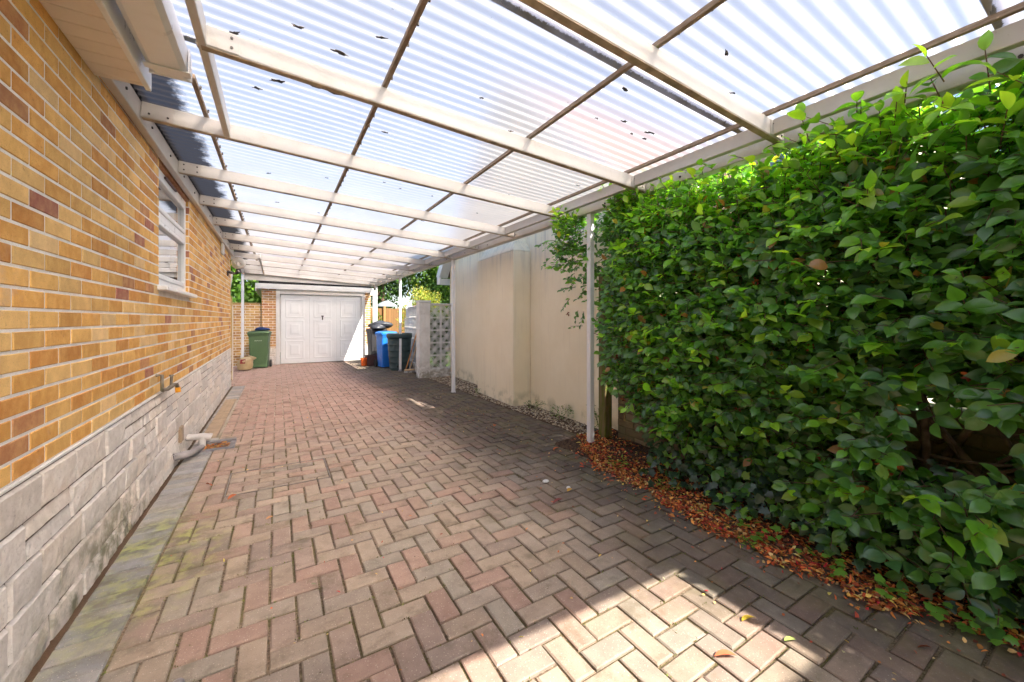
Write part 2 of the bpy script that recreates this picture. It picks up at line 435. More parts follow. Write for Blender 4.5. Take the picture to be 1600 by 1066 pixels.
def leafcloud(name, kind_, pos, dirv, nrm, length, width, cols, mat, parent=None):
    """one mesh of many leaf blades: pos base, dirv growth direction, nrm blade normal"""
    tv, tf = tmpl(kind_)
    N = len(pos)
    d = dirv / np.linalg.norm(dirv, axis=1, keepdims=True)
    n = nrm - d * np.sum(nrm * d, axis=1, keepdims=True); n /= (np.linalg.norm(n, axis=1, keepdims=True) + 1e-9)
    s = np.cross(n, d)
    L = np.asarray(length)[:, None, None]; W = np.asarray(width)[:, None, None]
    P = pos[:, None, :] + d[:, None, :] * (tv[None, :, 0:1] * L) + s[:, None, :] * (tv[None, :, 1:2] * W) + n[:, None, :] * (tv[None, :, 2:3] * L)
    used = sorted({i for f in tf for i in f}); remap = {u: k for k, u in enumerate(used)}
    P = P[:, used, :]; tf = [tuple(remap[i] for i in f) for f in tf]; nv = len(used)
    lt = np.array([len(f) for f in tf]); flat = np.concatenate([np.array(f) for f in tf])
    loops = (flat[None, :] + (np.arange(N) * nv)[:, None]).ravel()
    tot = np.tile(lt, N); start = np.concatenate([[0], np.cumsum(tot)[:-1]])
    me = bpy.data.meshes.new(name)
    me.vertices.add(N * nv); me.vertices.foreach_set('co', P.astype(np.float32).ravel())
    me.loops.add(len(loops)); me.loops.foreach_set('vertex_index', loops.astype(np.int32))
    me.polygons.add(len(tot)); me.polygons.foreach_set('loop_start', start.astype(np.int32)); me.polygons.foreach_set('loop_total', tot.astype(np.int32))
    me.polygons.foreach_set('use_smooth', np.ones(len(tot), bool))
    me.update(calc_edges=True)
    at = me.attributes.new('col', 'FLOAT_COLOR', 'POINT')
    cc = np.repeat(np.hstack([cols, np.ones((N, 1))]), nv, axis=0).astype(np.float32); at.data.foreach_set('color', cc.ravel())
    me.materials.append(mat); me.validate()
    o = bpy.data.objects.new(name, me); COL.objects.link(o)
    if parent is not None: o.parent = parent
    return o
def jit(n, s): return rng.normal(0, s, (n, 3))
def pal(n, cols, var=.18, w=None):
    cols = np.array(cols); k = rng.choice(len(cols), n, p=w)
    return np.clip(cols[k] * (1 + rng.normal(0, var, (n, 1))) * (1 + rng.normal(0, .06, (n, 3))), .004, 1)

# ------------------------------------------------------------------ ground and driveway (setting)
mb = MB()
G = 400
for (x0, x1, y0, y1) in ((-G, G, -G, G),):
    nx = 8
    mb.face([(-G, -G, gz(-G) * 0 - .16), (G, -G, -.16), (G, G, -.16), (-G, G, -.16)])
kind(mb.build('ground', lawn), 'structure')

XL, XR, YB, YF = -.775, 2.86, -3.0, 13.42
def in_manhole(x, y): return -.30 < x < .42 and 3.44 < y < 3.98
mb = MB()
mb.face([(XL - .02, YB, gz(YB) - .011), (XR, YB, gz(YB) - .011), (XR, YF + .3, gz(YF + .3) - .011), (XL - .02, YF + .3, gz(YF + .3) - .011)])
mb.face([(-2.4, 9.39, gz(9.39) - .011), (XL - .021, 9.39, gz(9.39) - .011), (XL - .021, YF + .3, gz(YF + .3) - .011), (-2.4, YF + .3, gz(YF + .3) - .011)])
kind(mb.build('driveway_bedding', joint), 'structure')

def paver_block(mb, x0, x1, y0, y1, col, gap=.0041, b=.0045, z=0.0, wob=.0019):
    x0 += gap + rnd.uniform(0, .002); x1 -= gap + rnd.uniform(0, .002); y0 += gap + rnd.uniform(0, .002); y1 -= gap + rnd.uniform(0, .002)
    if x1 - x0 < .012 or y1 - y0 < .012: return
    cx, cy = (x0 + x1) / 2, (y0 + y1) / 2; a = rnd.gauss(0, .006); ca, sa = math.cos(a), math.sin(a)
    tx, ty, dz = rnd.gauss(0, .010), rnd.gauss(0, .010), rnd.gauss(0, wob) + z - (.0035 if rnd.random() < .05 else 0)
    def P(x, y, d):
        X = cx + (x - cx) * ca - (y - cy) * sa; Y = cy + (x - cx) * sa + (y - cy) * ca
        return (X, Y, gz(Y) + dz + (x - cx) * tx + (y - cy) * ty - d)
    bb = b * rnd.uniform(.8, 1.5)
    bt = [P(x0, y0, .02), P(x1, y0, .02), P(x1, y1, .02), P(x0, y1, .02)]
    md = [P(x0, y0, bb * .8), P(x1, y0, bb * .8), P(x1, y1, bb * .8), P(x0, y1, bb * .8)]
    tp = [P(x0 + bb, y0 + bb, 0), P(x1 - bb, y0 + bb, 0), P(x1 - bb, y1 - bb, 0), P(x0 + bb, y1 - bb, 0)]
    vs = bt + md + tp
    fs = [(8, 9, 10, 11)] + [(i, (i + 1) % 4, 4 + (i + 1) % 4, 4 + i) for i in range(4)] + [(4 + i, 4 + (i + 1) % 4, 8 + (i + 1) % 4, 8 + i) for i in range(4)]
    mb.add(vs, fs, 0, col)
PC = [(.305, .235, .18), (.335, .26, .195), (.29, .235, .19), (.33, .225, .175), (.285, .245, .20), (.26, .20, .165), (.35, .275, .21), (.325, .21, .165), (.295, .215, .175)]
def pcol(x, y):
    c = np.array(rnd.choice(PC)) * rnd.uniform(.86, 1.12)
    k = min(1, max(0, (y - 3.6) / 2.4)) * min(1, max(0, (2.1 - x) / .6))
    c = c * (1 - .68 * k) + np.array((.43, .262, .22)) * rnd.uniform(.86, 1.1) * .68 * k
    return tuple(c)
mb = MB(); U = .1015; x00, y00 = -.13, 1.96
BX = -.5365
for j in range(-50, 116):
    for i in range(-24 if j > 70 else -6, 32):
        q = (i - j) % 4
        if q == 0: bx = (x00 + i * U, x00 + (i + 2) * U, y00 + j * U, y00 + (j + 1) * U)
        elif q == 3: bx = (x00 + i * U, x00 + (i + 1) * U, y00 + j * U, y00 + (j + 2) * U)
        else: continue
        x0, x1, y0, y1 = bx
        x0 = max(x0, BX if y0 < 9.45 else -2.3); x1 = min(x1, XR); y1 = min(y1, YF + .12)
        if x1 - x0 < .02 or y1 - y0 < .02 or y0 < YB: continue
        cx, cy = (x0 + x1) / 2, (y0 + y1) / 2
        if cx < -.37 and 4.80 < cy < 5.10: continue
        # clip around the manhole
        if x1 > -.332 and x0 < .376 and y1 > 3.484 and y0 < 3.988:
            if x0 < -.34: x1 = -.333
            elif x1 > .385: x0 = .3775
            elif y0 < 3.475: y1 = 3.4825
            elif y1 > 3.995: y0 = 3.99
            else: continue
            cx, cy = (x0 + x1) / 2, (y0 + y1) / 2
        paver_block(mb, x0, x1, y0, y1, pcol(cx, cy))
# soldier course beside the wall
BC = [(.27, .275, .285), (.31, .305, .30), (.23, .235, .245), (.34, .325, .30)]
y = YB
while y < 9.35:
    w = .104
    cx1 = BX - .004
    c = tuple(np.array(rnd.choice(BC)) * rnd.uniform(.85, 1.1))
    if 5.30 < y + w / 2 < 7.85:
        paver_block(mb, -.743, -.71, y, y + w, c)
    elif not (4.80 < y + w / 2 < 5.10):
        paver_block(mb, -.743, cx1, y, y + w, c)
    else:
        paver_block(mb, -.743, -.66, y, y + w, c)
    y += w
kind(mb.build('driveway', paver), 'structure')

# gravel strip and soil bed
def sheet_xy(name, pts, m, k='structure', z=0.0):
    mb = MB(); mb.face([(x, y, gz(y) + z) for x, y in pts]); return kind(mb.build(name, m), k)
sheet_xy('soil', [(2.865, 2.9), (3.9, 2.9), (3.9, 14), (2.865, 14)], soil, z=-.012)
nx, ny = 26, 60
mb = MB(); vs = []; fs = []
for j in range(ny + 1):
    for i in range(nx + 1):
        x = 2.42 + .9 * i / nx; yy = -3 + 6.2 * j / ny
        z = gz(yy) + .004 + .05 * min(1, max(0, (x - 2.42) / .35)) + rnd.gauss(0, .006) * (1 if i else 0)
        vs.append((x, yy, z if i else gz(yy) - .008))
for j in range(ny):
    for i in range(nx):
        a = j * (nx + 1) + i; fs.append((a, a + 1, a + nx + 2, a + nx + 1))
mb.add(vs, fs, 0, (1, 1, 1), True)
kind(mb.build('flower_bed', soil), 'structure')
sheet_xy('pale_yard', [(3.32, -12), (14, -12), (14, 2.4), (3.32, 2.4)], slab, z=-.02)
def stones(n, xf, yf, zf, r0, r1, cols, name):
    ph = [(0, 0, 1), (.9, 0, .1), (.2, .85, .15), (-.8, .45, .1), (-.7, -.5, .12), (.3, -.85, .1)]
    fc = [(0, 1, 2), (0, 2, 3), (0, 3, 4), (0, 4, 5), (0, 5, 1)]
    mb = MB()
    for _ in range(n):
        x, y = xf(), yf(); r = rnd.uniform(r0, r1); a = rnd.uniform(0, 6.28); e = rnd.uniform(.6, 1)
        c = tuple(np.array(rnd.choice(cols)) * rnd.uniform(.75, 1.2)); z = zf(y)
        ca, sa = math.cos(a), math.sin(a)
        mb.add([(x + r * (px_ * ca - py_ * sa * e), y + r * (px_ * sa + py_ * ca * e), z + r * pz_ * .6) for px_, py_, pz_ in ph], fc, 0, c, True)
    return kind(mb.build(name, gravelm), 'stuff')
GC = [(.42, .34, .23), (.50, .42, .30), (.30, .24, .17), (.36, .33, .29), (.55, .48, .36), (.22, .15, .11)]
o = stones(3600, lambda: rnd.uniform(2.9, 3.54), lambda: rnd.uniform(3.0, 8.5), lambda y: gz(y) - .012, .010, .022, GC, 'gravel')
o['label'] = 'buff gravel strip along the foot of the cream wall'; o['category'] = 'gravel'

# ------------------------------------------------------------------ brick work
BR = [((.74, .43, .125), 5), ((.78, .50, .185), 4), ((.68, .345, .08), 4), ((.58, .255, .055), 3), ((.79, .55, .26), 2), ((.30, .095, .08), .75), ((.42, .18, .08), .8)]
BRC = [b[0] for b in BR]; BRW = [b[1] for b in BR]
def brickwork(mb, axis, plane, sgn, a0, a1, z0, z1, holes=(), depth=.0032, cols=BRC, wts=BRW, zofs=0.0, dim=1.0):
    """stretcher bond on a vertical plane; axis 'x': wall faces +-X and runs along Y; 'y': faces +-Y and runs along X"""
    H, L = .075, .225
    n0 = int(math.floor((z0 - zofs) / H)) - 1
    k = n0
    while zofs + k * H < z1:
        zb, zt = zofs + k * H + .0115, zofs + (k + 1) * H
        zb, zt = max(zb, z0), min(zt, z1)
        if zt - zb > .012:
            s = a0 - L + (L / 2 if k % 2 else 0) - (a0 % L)
            while s < a1:
                segs = [(max(s + .0115, a0), min(s + L, a1))]
                for (h0, h1, hz0, hz1) in holes:
                    if zt > hz0 + .01 and zb < hz1 - .01:
                        ns = []
                        for (u, v) in segs:
                            if v <= h0 or u >= h1: ns.append((u, v)); continue
                            if u < h0: ns.append((u, h0))
                            if v > h1: ns.append((h1, v))
                        segs = ns
                for (u, v) in segs:
                    if v - u < .012: continue
                    c = tuple(np.array(rnd.choices(cols, wts)[0]) * rnd.uniform(.84, 1.13) * dim)
                    d = depth * rnd.uniform(.75, 1.25); e = .0028
                    f = [(u, zb, 0), (v, zb, 0), (v, zt, 0), (u, zt, 0)]
                    g = [(u + e, zb + e, d), (v - e, zb + e, d), (v - e, zt - e, d), (u + e, zt - e, d)]
                    if axis == 'x': P = lambda q: (plane + sgn * q[2], q[0], q[1])
                    else: P = lambda q: (q[0], plane + sgn * q[2], q[1])
                    vs = [P(q) for q in f] + [P(q) for q in g]
                    fl = [(4, 5, 6, 7)] + [(i, (i + 1) % 4, 4 + (i + 1) % 4, 4 + i) for i in range(4)]
                    if (axis == 'x') != (sgn > 0): fl = [x[::-1] for x in fl]
                    mb.add(vs, fl, 0, c)
                s += L
        k += 1
SCOL = [(.76, .69, .62), (.80, .73, .66), (.70, .62, .54), (.78, .68, .58), (.70, .64, .58)]
def stonework(mb, axis, plane, sgn, a0, a1, z0, z1, band=.148):
    def block(u0, u1, w0, w1):
        c = tuple(np.array(rnd.choice(SCOL)) * rnd.uniform(.86, 1.1)); g = .0038
        u0 += g; u1 -= g; w0 += g; w1 -= g
        nu = max(2, int((u1 - u0) / .035)); nw = max(2, int((w1 - w0) / .035))
        vs = []; fs = []
        tl = max(-.03, min(.03, rnd.gauss(0, .012))); tz = rnd.gauss(0, .03); off = rnd.uniform(.011, .018)
        for j in range(nw + 1):
            for i in range(nu + 1):
                u = u0 + (u1 - u0) * i / nu; w = w0 + (w1 - w0) * j / nw
                ed = i in (0, nu) or j in (0, nw)
                d = 0.001 if ed else off + (u - (u0 + u1) / 2) * tl + (w - (w0 + w1) / 2) * tz + rnd.gauss(0, .0022)
                if not ed and (i in (1, nu - 1) or j in (1, nw - 1)): d *= .82
                if not ed:
                    u += rnd.gauss(0, .003); w += rnd.gauss(0, .003)
                    if i == 1: u = u0 + .009
                    if i == nu - 1 and nu > 2: u = u1 - .009
                    if j == 1: w = w0 + .009
                    if j == nw - 1 and nw > 2: w = w1 - .009
                vs.append((plane + sgn * d, u, w) if axis == 'x' else (u, plane + sgn * d, w))
        for j in range(nw):
            for i in range(nu):
                q = j * (nu + 1) + i; f = (q, q + 1, q + nu + 2, q + nu + 1)
                fs.append(f if (axis == 'x') == (sgn > 0) else f[::-1])
        mb.add(vs, fs, 0, c, False)
    z = z0
    while z < z1 - .03:
        zt = min(z + band, z1); u = a0 - rnd.uniform(0, .2)
        while u < a1:
            L = rnd.choice([.22, .30, .36, .44, .30]); v = u + L
            s, e = max(u, a0), min(v, a1)
            if e - s > .03:
                if rnd.random() < (.5 if axis == 'y' or u > 3.6 else .22) and zt - z > .11:
                    m_ = (z + zt) / 2
                    for (p, q) in ((z, m_), (m_, zt)):
                        if e - s > .2 and rnd.random() < .5:
                            k = s + (e - s) * rnd.uniform(.4, .6); block(s, k, p, q); block(k, e, p, q)
                        else: block(s, e, p, q)
                else: block(s, e, z, zt)
            u = v
        z = zt

# ------------------------------------------------------------------ brick house on the left
HX, HY1, HY0 = -.782, 9.38, -5.0
house = thing('brick_house', 'yellow brick house wall with rough pale stone plinth beside the driveway', 'house', (HX, 2, 0))
def hp(mb, name, m, par=house):
    o = mb.build(name, m); o.parent = par; 
    q = par; off = Vector((0, 0, 0))
    while q is not None: off += q.location; q = q.parent
    o.location = -off; return o
WY0, WY1, WZ0, WZ1 = 3.97, 5.20, 1.485, 2.475
PL = .69
mb = MB()
# mortar core with a window opening, then bricks
for (y0, y1, z0, z1) in ((HY0, WY0, -.2, 2.62), (WY1, HY1 - .002, -.2, 2.62), (WY0, WY1, -.2, WZ0), (WY0, WY1, WZ1 + .06, 2.62)):
    mb.box(HX - .25, HX, y0, y1, z0, z1, 1)
mb.box(HX - 6, HX - .251, HY0, HY1 - .003, -.2, 2.60, 1)
brickwork(mb, 'x', HX, 1, HY0, HY1, PL, 2.60, [(WY0, WY1, WZ0, WZ1 + .06)], zofs=PL)
brickwork(mb, 'y', HY1 - .002, 1, HX - 5, HX, PL, 2.60, (), zofs=PL)
# brick reveal faces of the opening
brickwork(mb, 'y', WY1 - .001, -1, HX - .12, HX - .0005, WZ0, WZ1 + .05, (), depth=.003, zofs=PL)
hp(mb, 'wall', [brick, mortar])
mb = MB()
mb.box(HX - .02, HX + .003, HY0, HY1 + .008, -.2, PL, 1)
stonework(mb, 'x', HX + .003, 1, HY0, HY1 + .01, -.06, PL)
stonework(mb, 'y', HY1 + .008, 1, HX - 3, HX + .02, -.06, PL)
mb.box(HX + .002, HX + .013, HY0, HY1 - .01, PL - .006, PL + .009, 2, b=.003)
hp(mb, 'plinth', [stone, plm, mortar])
# drain hole crack and air brick in the plinth
mb = MB(); mb.box(HX + .01, HX + .034, 4.62, 4.72, .13, .27, 0, b=.004); hp(mb, 'air_brick', gratem)
# window
FX = HX - .028
mb = MB()
def fr(y0, y1, z0, z1, d0=-.055, d1=0.0, b=.006): mb.box(FX + d0, FX + d1, y0, y1, z0, z1, 0, b=b)
TZ = 2.09
fr(WY0, WY0 + .06, WZ0 + .035, WZ1); fr(WY1 - .06, WY1, WZ0 + .035, WZ1)
fr(WY0 + .06, WY1 - .06, WZ1 - .06, WZ1); fr(WY0 + .06, WY1 - .06, WZ0 + .035, WZ0 + .10); fr(WY0 + .06, WY1 - .06, TZ - .035, TZ + .035)
win = hp(mb, 'window', upvc)
mb = MB()
for (z0, z1) in ((TZ + .036, WZ1 - .061), (WZ0 + .101, TZ - .036)):
    a, b = WY0 + .061, WY1 - .061
    for (y0, y1, q0, q1) in ((a, a + .04, z0, z1), (b - .04, b, z0, z1), (a + .04, b - .04, z1 - .04, z1), (a + .04, b - .04, z0, z0 + .04)):
        mb.box(FX - .045, FX + .009, y0, y1, q0, q1, 0, b=.005)
s = hp(mb, 'sash', upvc); s.parent = win; s.location = (0, 0, 0)
mb = MB()
for (z0, z1) in ((TZ + .075, WZ1 - .10), (WZ0 + .14, TZ - .075)):
    mb.face([(FX - .02, WY0 + .1, z0), (FX - .02, WY1 - .1, z0), (FX - .02, WY1 - .1, z1), (FX - .02, WY0 + .1, z1)])
s = hp(mb, 'pane', glass); s.parent = win; s.location = (0, 0, 0)
mb = MB()
vs = []; fs = []; n = 60
for i in range(n + 1):
    y = WY0 + .02 + (WY1 - WY0 - .04) * i / n; d = .012 * math.sin(i * 1.9)
    vs += [(FX - .13 + d, y, WZ0 + .05), (FX - .13 + d, y, WZ1 - .02)]
for i in range(n): fs.append((2 * i, 2 * i + 2, 2 * i + 3, 2 * i + 1))
mb.add(vs, fs, 0, (1, 1, 1), True)
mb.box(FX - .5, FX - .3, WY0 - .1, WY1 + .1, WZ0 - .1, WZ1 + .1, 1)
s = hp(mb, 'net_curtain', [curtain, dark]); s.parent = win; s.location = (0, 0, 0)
mb = MB()
mb.box(FX - .02, HX + .062, WY0 - .04, WY1 + .045, WZ0 - .002, WZ0 + .033, 0, b=.006)
s = hp(mb, 'sill', upvc); s.parent = win; s.location = (0, 0, 0)
mb = MB(); mb.box(FX, FX + .018, WY0 + .32, WY0 + .72, WZ1 - .042, WZ1 - .022, 0, b=.004)
s = hp(mb, 'trickle_vent', brownp); s.parent = win; s.location = (0, 0, 0)
mb = MB(); mb.box(FX - .05, HX - .002, WY0 + .001, WY1 - .001, WZ1 + .0, WZ1 + .05, 0, c=(.3, .12, .07)); hp(mb, 'lintel', brick)
# eaves, only in front of Y=2.73
EY = 2.735
mb = MB()
ny_ = 0; y = HY0
while y < EY - .01:
    y2 = min(y + .10, EY); mb.box(HX + .004, -.592, y + .0022, y2 - .0022, 2.472, 2.482, 0, b=.002); y = y2
mb.box(HX + .004, -.592, HY0, EY - .004, 2.4805, 2.49, 1)
hp(mb, 'soffit', [soffitm, rust])
mb = MB(); mb.box(-.590, -.566, HY0, EY + .006, 2.458, 2.655, 0, b=.003); mb.box(HX + .006, -.592, EY - .012, EY + .002, 2.49, 2.655, 0); hp(mb, 'fascia', upvc)
mb = MB()
GY = 2.60
ring = [(-.545, 2.60), (-.545, 2.512), (-.520, 2.494), (-.410, 2.494), (-.388, 2.512), (-.382, 2.605), (-.392, 2.605), (-.397, 2.52), (-.415, 2.505), (-.515, 2.505), (-.534, 2.52), (-.534, 2.60)]
mb.loft([[Vector((x, HY0, z)) for x, z in ring], [Vector((x, GY, z)) for x, z in ring]])
mb.box(-.547, -.380, GY - .004, GY + .008, 2.492, 2.607, 0)
mb.box(-.551, -.374, GY - .10, GY - .055, 2.487, 2.492, 0); mb.box(-.380, -.374, GY - .10, GY - .055, 2.492, 2.607, 0)
hp(mb, 'gutter', upvc)
mb = MB(); rows = 12
for r_ in range(rows):
    x0 = -.44 - r_ * .32; z0 = 2.66 + r_ * .2; y = HY0
    while y < EY:
        mb.box(0, .36, 0, min(.30, EY - y) - .006, 0, .018, 0, M=Matrix.Translation((x0, y, z0)) @ Matrix.Rotation(R(180), 4, 'Z') @ Matrix.Translation((0, -.3, 0)) @ Matrix.Rotation(R(-32 + 3), 4, 'Y'))
        y += .30
mb.box(HX - 5.5, HX + .05, EY - .0, HY1 + .1, 2.66, 2.72, 1)
hp(mb, 'roof', [tile, lead])

# ------------------------------------------------------------------ carport
car = thing('carport', 'long lean-to carport of white beams under corrugated clear plastic sheets', 'carport', (1, 5, 0))
def cp(mb, name, m): 
    o = mb.build(name, m); o.parent = car; o.location = -car.location; return o
zb = lambda x: 2.520 - .0565 * (x + .72)
RH = .10
RY = [-.82, .14, 1.20, 2.245, 3.29, 4.355, 5.42, 6.48, 7.54, 8.60, 9.66, 10.72, 11.78, 12.84]
BXm = 2.60
for i, y in enumerate(RY):
    mb = MB()
    x0 = -.31 if y < 2.9 else -.727
    if y > 9.4: x0 = -.80
    x1 = 2.645
    mb.beam((x0, y, zb(x0) + RH / 2), (x1, y, zb(x1) + RH / 2), .042, RH, 0, b=.004)
    # splice plates and bolts near the ends
    for (xs, s) in ((x0 + .01, 1), (x1 - .17, 1)):
        mb.beam((xs, y - .0235, zb(xs) + RH / 2), (xs + .15, y - .0235, zb(xs + .15) + RH / 2), .003, RH - .012, 0)
        for bx in (.03, .12):
            for bz in (.028, .072):
                if rnd.random() < .7:
                    X = xs + bx; mb.tube([(X, y - .024, zb(X) + bz), (X, y - .029, zb(X) + bz)], .0065, 8, 1, smooth=False)
    mb.beam((x0 + .004, y, zb(x0) - .0015), (x1 - .004, y, zb(x1) - .0015), .038, .003, 2)  # thin strip painting shade onto the rafter's lower face
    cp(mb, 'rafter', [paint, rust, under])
PZ = lambda x: zb(x) + RH + .014
for x in (-.405, .515, 1.485, 2.44):
    mb = MB(); y0 = 1.9 if x < -.3 else -.92
    if x < -.3: y0 = 2.78
    mb.beam((x, y0, PZ(x)), (x, 12.9, PZ(x)), .024, .026, 0, b=.002)
    yy = math.ceil(max(y0, -.8) / .1524) * .1524 + .019
    while yy < 12.8:
        mb.tube([(x + .019, yy, PZ(x) - .004), (x + .019, yy, PZ(x) + .016)], .0055, 7, 1, smooth=False); yy += .1524 if rnd.random() < .8 else .3048
    cp(mb, 'purlin', [purl, rust])
mb = MB(); mb.beam((-.29, -.92, zb(-.29) + .05), (-.29, 3.268, zb(-.29) + .05), .034, .105, 0, b=.003); cp(mb, 'trimmer', [paint])
mb = MB(); mb.beam((-.31, 9.45, zb(-.31) + .05), (-.31, 12.8, zb(-.31) + .05), .034, .095, 0, b=.003); cp(mb, 'trimmer', [paint])
mb = MB(); mb.box(HX + .006, -.729, 2.77, 9.36, 2.495, 2.625, 0, b=.004)
for y in np.arange(3.0, 9.3, .53): mb.tube([(-.729, y, 2.56), (-.722, y, 2.56)], .009, 8, 1, smooth=False)
cp(mb, 'wall_plate', [paint, rust])
# outer edge: noggings between rafters and a continuous plate on the posts
for y0, y1 in zip(RY[:-1], RY[1:]):
    mb = MB(); mb.box(2.50, 2.545, y0 + .023, y1 - .023, zb(2.52) + .012, zb(2.52) + RH, 0, b=.003); cp(mb, 'nogging', paint)
mb = MB(); mb.box(2.648, 2.735, -.95, 12.95, 2.316, 2.405, 0, b=.005)
for y in np.arange(-.5, 12.8, .8): mb.tube([(2.648, y, 2.352), (2.641, y, 2.352)], .008, 8, 1, smooth=False)
cp(mb, 'edge_beam', [paint, rust])
# end board by the garage and front
mb = MB(); q = [(-.80, 2.345), (2.72, 2.293), (2.72, zb(2.72) + .12), (-.80, zb(-.8) + .12)]
mb.loft([[Vector((x, 12.885, z)) for x, z in q], [Vector((x, 12.915, z)) for x, z in q]]); cp(mb, 'end_board', paint)
mb = MB(); mb.box(-.80, -.765, 9.5, 12.9, 2.46, 2.60, 0, b=.003); cp(mb, 'side_beam', paint)
for (x, y, w) in ((2.69, 2.946, .055), (2.69, 6.496, .055), (2.69, 10.0, .055), (2.69, 12.83, .06), (-.78, 12.5, .06)):
    mb = MB(); top = 2.314 if x > 0 else 2.459
    mb.box(x - w / 2, x + w / 2, y - w / 2, y + w / 2, gz(y) - .01, top, 0, b=.004)
    mb.box(x - w / 2 - .004, x + w / 2 + .004, y - w / 2 - .004, y + w / 2 + .004, gz(y) - .01, gz(y) + .02, 0)
    cp(mb, 'post', postm)
# sheets
LAP = [-.93] + [.36 + 1.062 * k for k in range(12)] + [13.32]
def sheet_part(y0, y1, lift):
    pitch, amp = .0762, .0095
    ys = np.arange(y0, y1 + .0001, pitch / 10); mb = MB()
    x0s = -.43 if y1 < 2.8 else -.745
    if y0 > 9.3: x0s = -.83
    xs = np.linspace(x0s, 2.775, 30)
    vs = []; cols = []
    for x in xs:
        for y in ys:
            ph = 2 * math.pi * y / pitch
            z = PZ(x) + .014 + .011 + amp * math.sin(ph) + lift * min(1, max(0, 1 - (y - y0) / .15)) + .004 * math.sin(x * 2.1 + y0 * 3)
            vs.append((x, y, z))
    n = len(ys); fs = []
    me = bpy.data.meshes.new('roof_sheet')
    for i in range(len(xs) - 1):
        for k in range(n - 1): fs.append((i * n + k, i * n + k + 1, (i + 1) * n + k + 1, (i + 1) * n + k))
    me.from_pydata(vs, [], fs); me.polygons.foreach_set('use_smooth', [True] * len(fs))
    at = me.attributes.new('col', 'FLOAT_COLOR', 'POINT'); cc = np.ones((len(vs), 4), np.float32)
    V = np.array(vs); cc[:, 0] = np.clip((y1 - V[:, 1]) * 10, 0, 2)
    gl = np.clip(1 - (V[:, 0] - x0s) / .5, 0, 1)
    if y0 < 1.6: gl = gl * .35
    elif y1 < 2.8: gl = np.maximum(gl * .5, np.clip((V[:, 1] - 1.7) / .8, 0, 1) * gl)
    cc[:, 1] = gl
    cc[:, 2] = np.clip(1 - (2.72 - V[:, 0]) / .35, 0, 1) * .8
    at.data.foreach_set('color', cc.ravel()); me.materials.append(sheet); me.update()
    o = bpy.data.objects.new('roof_sheet', me); COL.objects.link(o); o.parent = car; o.location = -car.location
for k in range(len(LAP) - 1): sheet_part(LAP[k] - (.06 if k else 0), LAP[k + 1], .006)
sheet_part(-2.9, -1.56, 0)  # unseen front panel, added to shade the near edge of the sun patch
mb = MB()
for y in (-2.75, -1.62): mb.beam((-.31, y, zb(-.31) + .05), (2.645, y, zb(2.645) + .05), .042, RH, 0, b=.004)
mb.box(2.648, 2.735, -2.9, -.95, 2.316, 2.405, 0)
cp(mb, 'added_shade_frame', paint)  # unseen frame, added to go with the shading panel
mb = MB(); mb.box(2.66, 2.72, -2.8, -2.74, gz(-2.8), 2.31, 0); cp(mb, 'post', postm)  # unseen post under the added shading frame
# debris lying in the sheet valleys : torn dark flakes
spots = [(.0, 2.62, 1), (.16, 2.55, 1), (.27, 2.50, .8), (-.1, 2.72, .8), (.08, 2.05, .7), (.27, 2.12, .7), (.02, 1.7, .6), (-.18, 2.3, .8), (.42, 1.93, .6), (2.1, 1.75, .7), (1.62, 1.52, .5), (-.12, 1.9, .6)]
for _ in range(40): spots.append((rnd.uniform(-.3, 2.4), rnd.uniform(.3, 6), rnd.uniform(.25, .55)))
for (x, y, s) in spots:
    y = round(y / .0762) * .0762 - .019
    z = PZ(x) + .0135
    mb = MB(); n = 15; L = .048 * s * rnd.uniform(.7, 1.5); W = .012 * s + .003
    top = []
    ang = rnd.gauss(0, .25)
    for k in range(n):
        a = 2 * math.pi * k / n; r_ = rnd.uniform(.35, 1.3)
        dx, dy = L * math.cos(a) * r_, W * math.sin(a) * r_
        top.append(Vector((x + dx * math.cos(ang) - dy * math.sin(ang), y + dx * math.sin(ang) + dy * math.cos(ang), z + rnd.uniform(-.002, .003))))
    mb.loft([[q + Vector((0, 0, -.003)) for q in top], top], 0)
    cp(mb, 'dead_leaf', rust)

# ------------------------------------------------------------------ garage
gar = thing('garage', 'small brick garage with white panelled up-and-over door at driveway end', 'garage', (1.2, 13.45, gz(13.4)))
def gp(mb, name, m, par=None):
    o = mb.build(name, m); o.parent = gar if par is None else par
    o.location = -gar.location if par is None else (0, 0, 0); return o
GYF = 13.45; g0 = gz(13.45)
mb = MB()
GD = [((.42, .22, .09), 4), ((.36, .17, .06), 4), ((.46, .27, .12), 3), ((.30, .12, .055), 2)]
for (a, b) in ((-.385, -.03), (2.46, 2.64)):
    mb.box(a, b, GYF, GYF + .22, g0, 2.16, 1)
    brickwork(mb, 'y', GYF, -1, a, b, g0 + .5, 2.15, (), cols=[q[0] for q in GD], wts=[q[1] for q in GD])
mb.box(-.385, -.17, GYF + .22, GYF + 5.2, g0, 2.16, 1); mb.box(2.44, 2.64, GYF + .22, GYF + 5.2, g0, 2.16, 1); mb.box(-.17, 2.44, GYF + 5, GYF + 5.2, g0, 2.16, 1)
brickwork(mb, 'x', -.385, -1, GYF, GYF + 5.2, g0 + .5, 2.15, ()); brickwork(mb, 'x', 2.64, 1, GYF, GYF + 5.2, g0 + .5, 2.15, ())
gp(mb, 'wall', [brick, mortar])
for (a, b) in ((-.39, -.032), (2.462, 2.645)):
    mb = MB(); stonework(mb, 'y', GYF - .002, -1, a, b, g0, g0 + .52, .13); gp(mb, 'plinth', stone)
mb = MB()
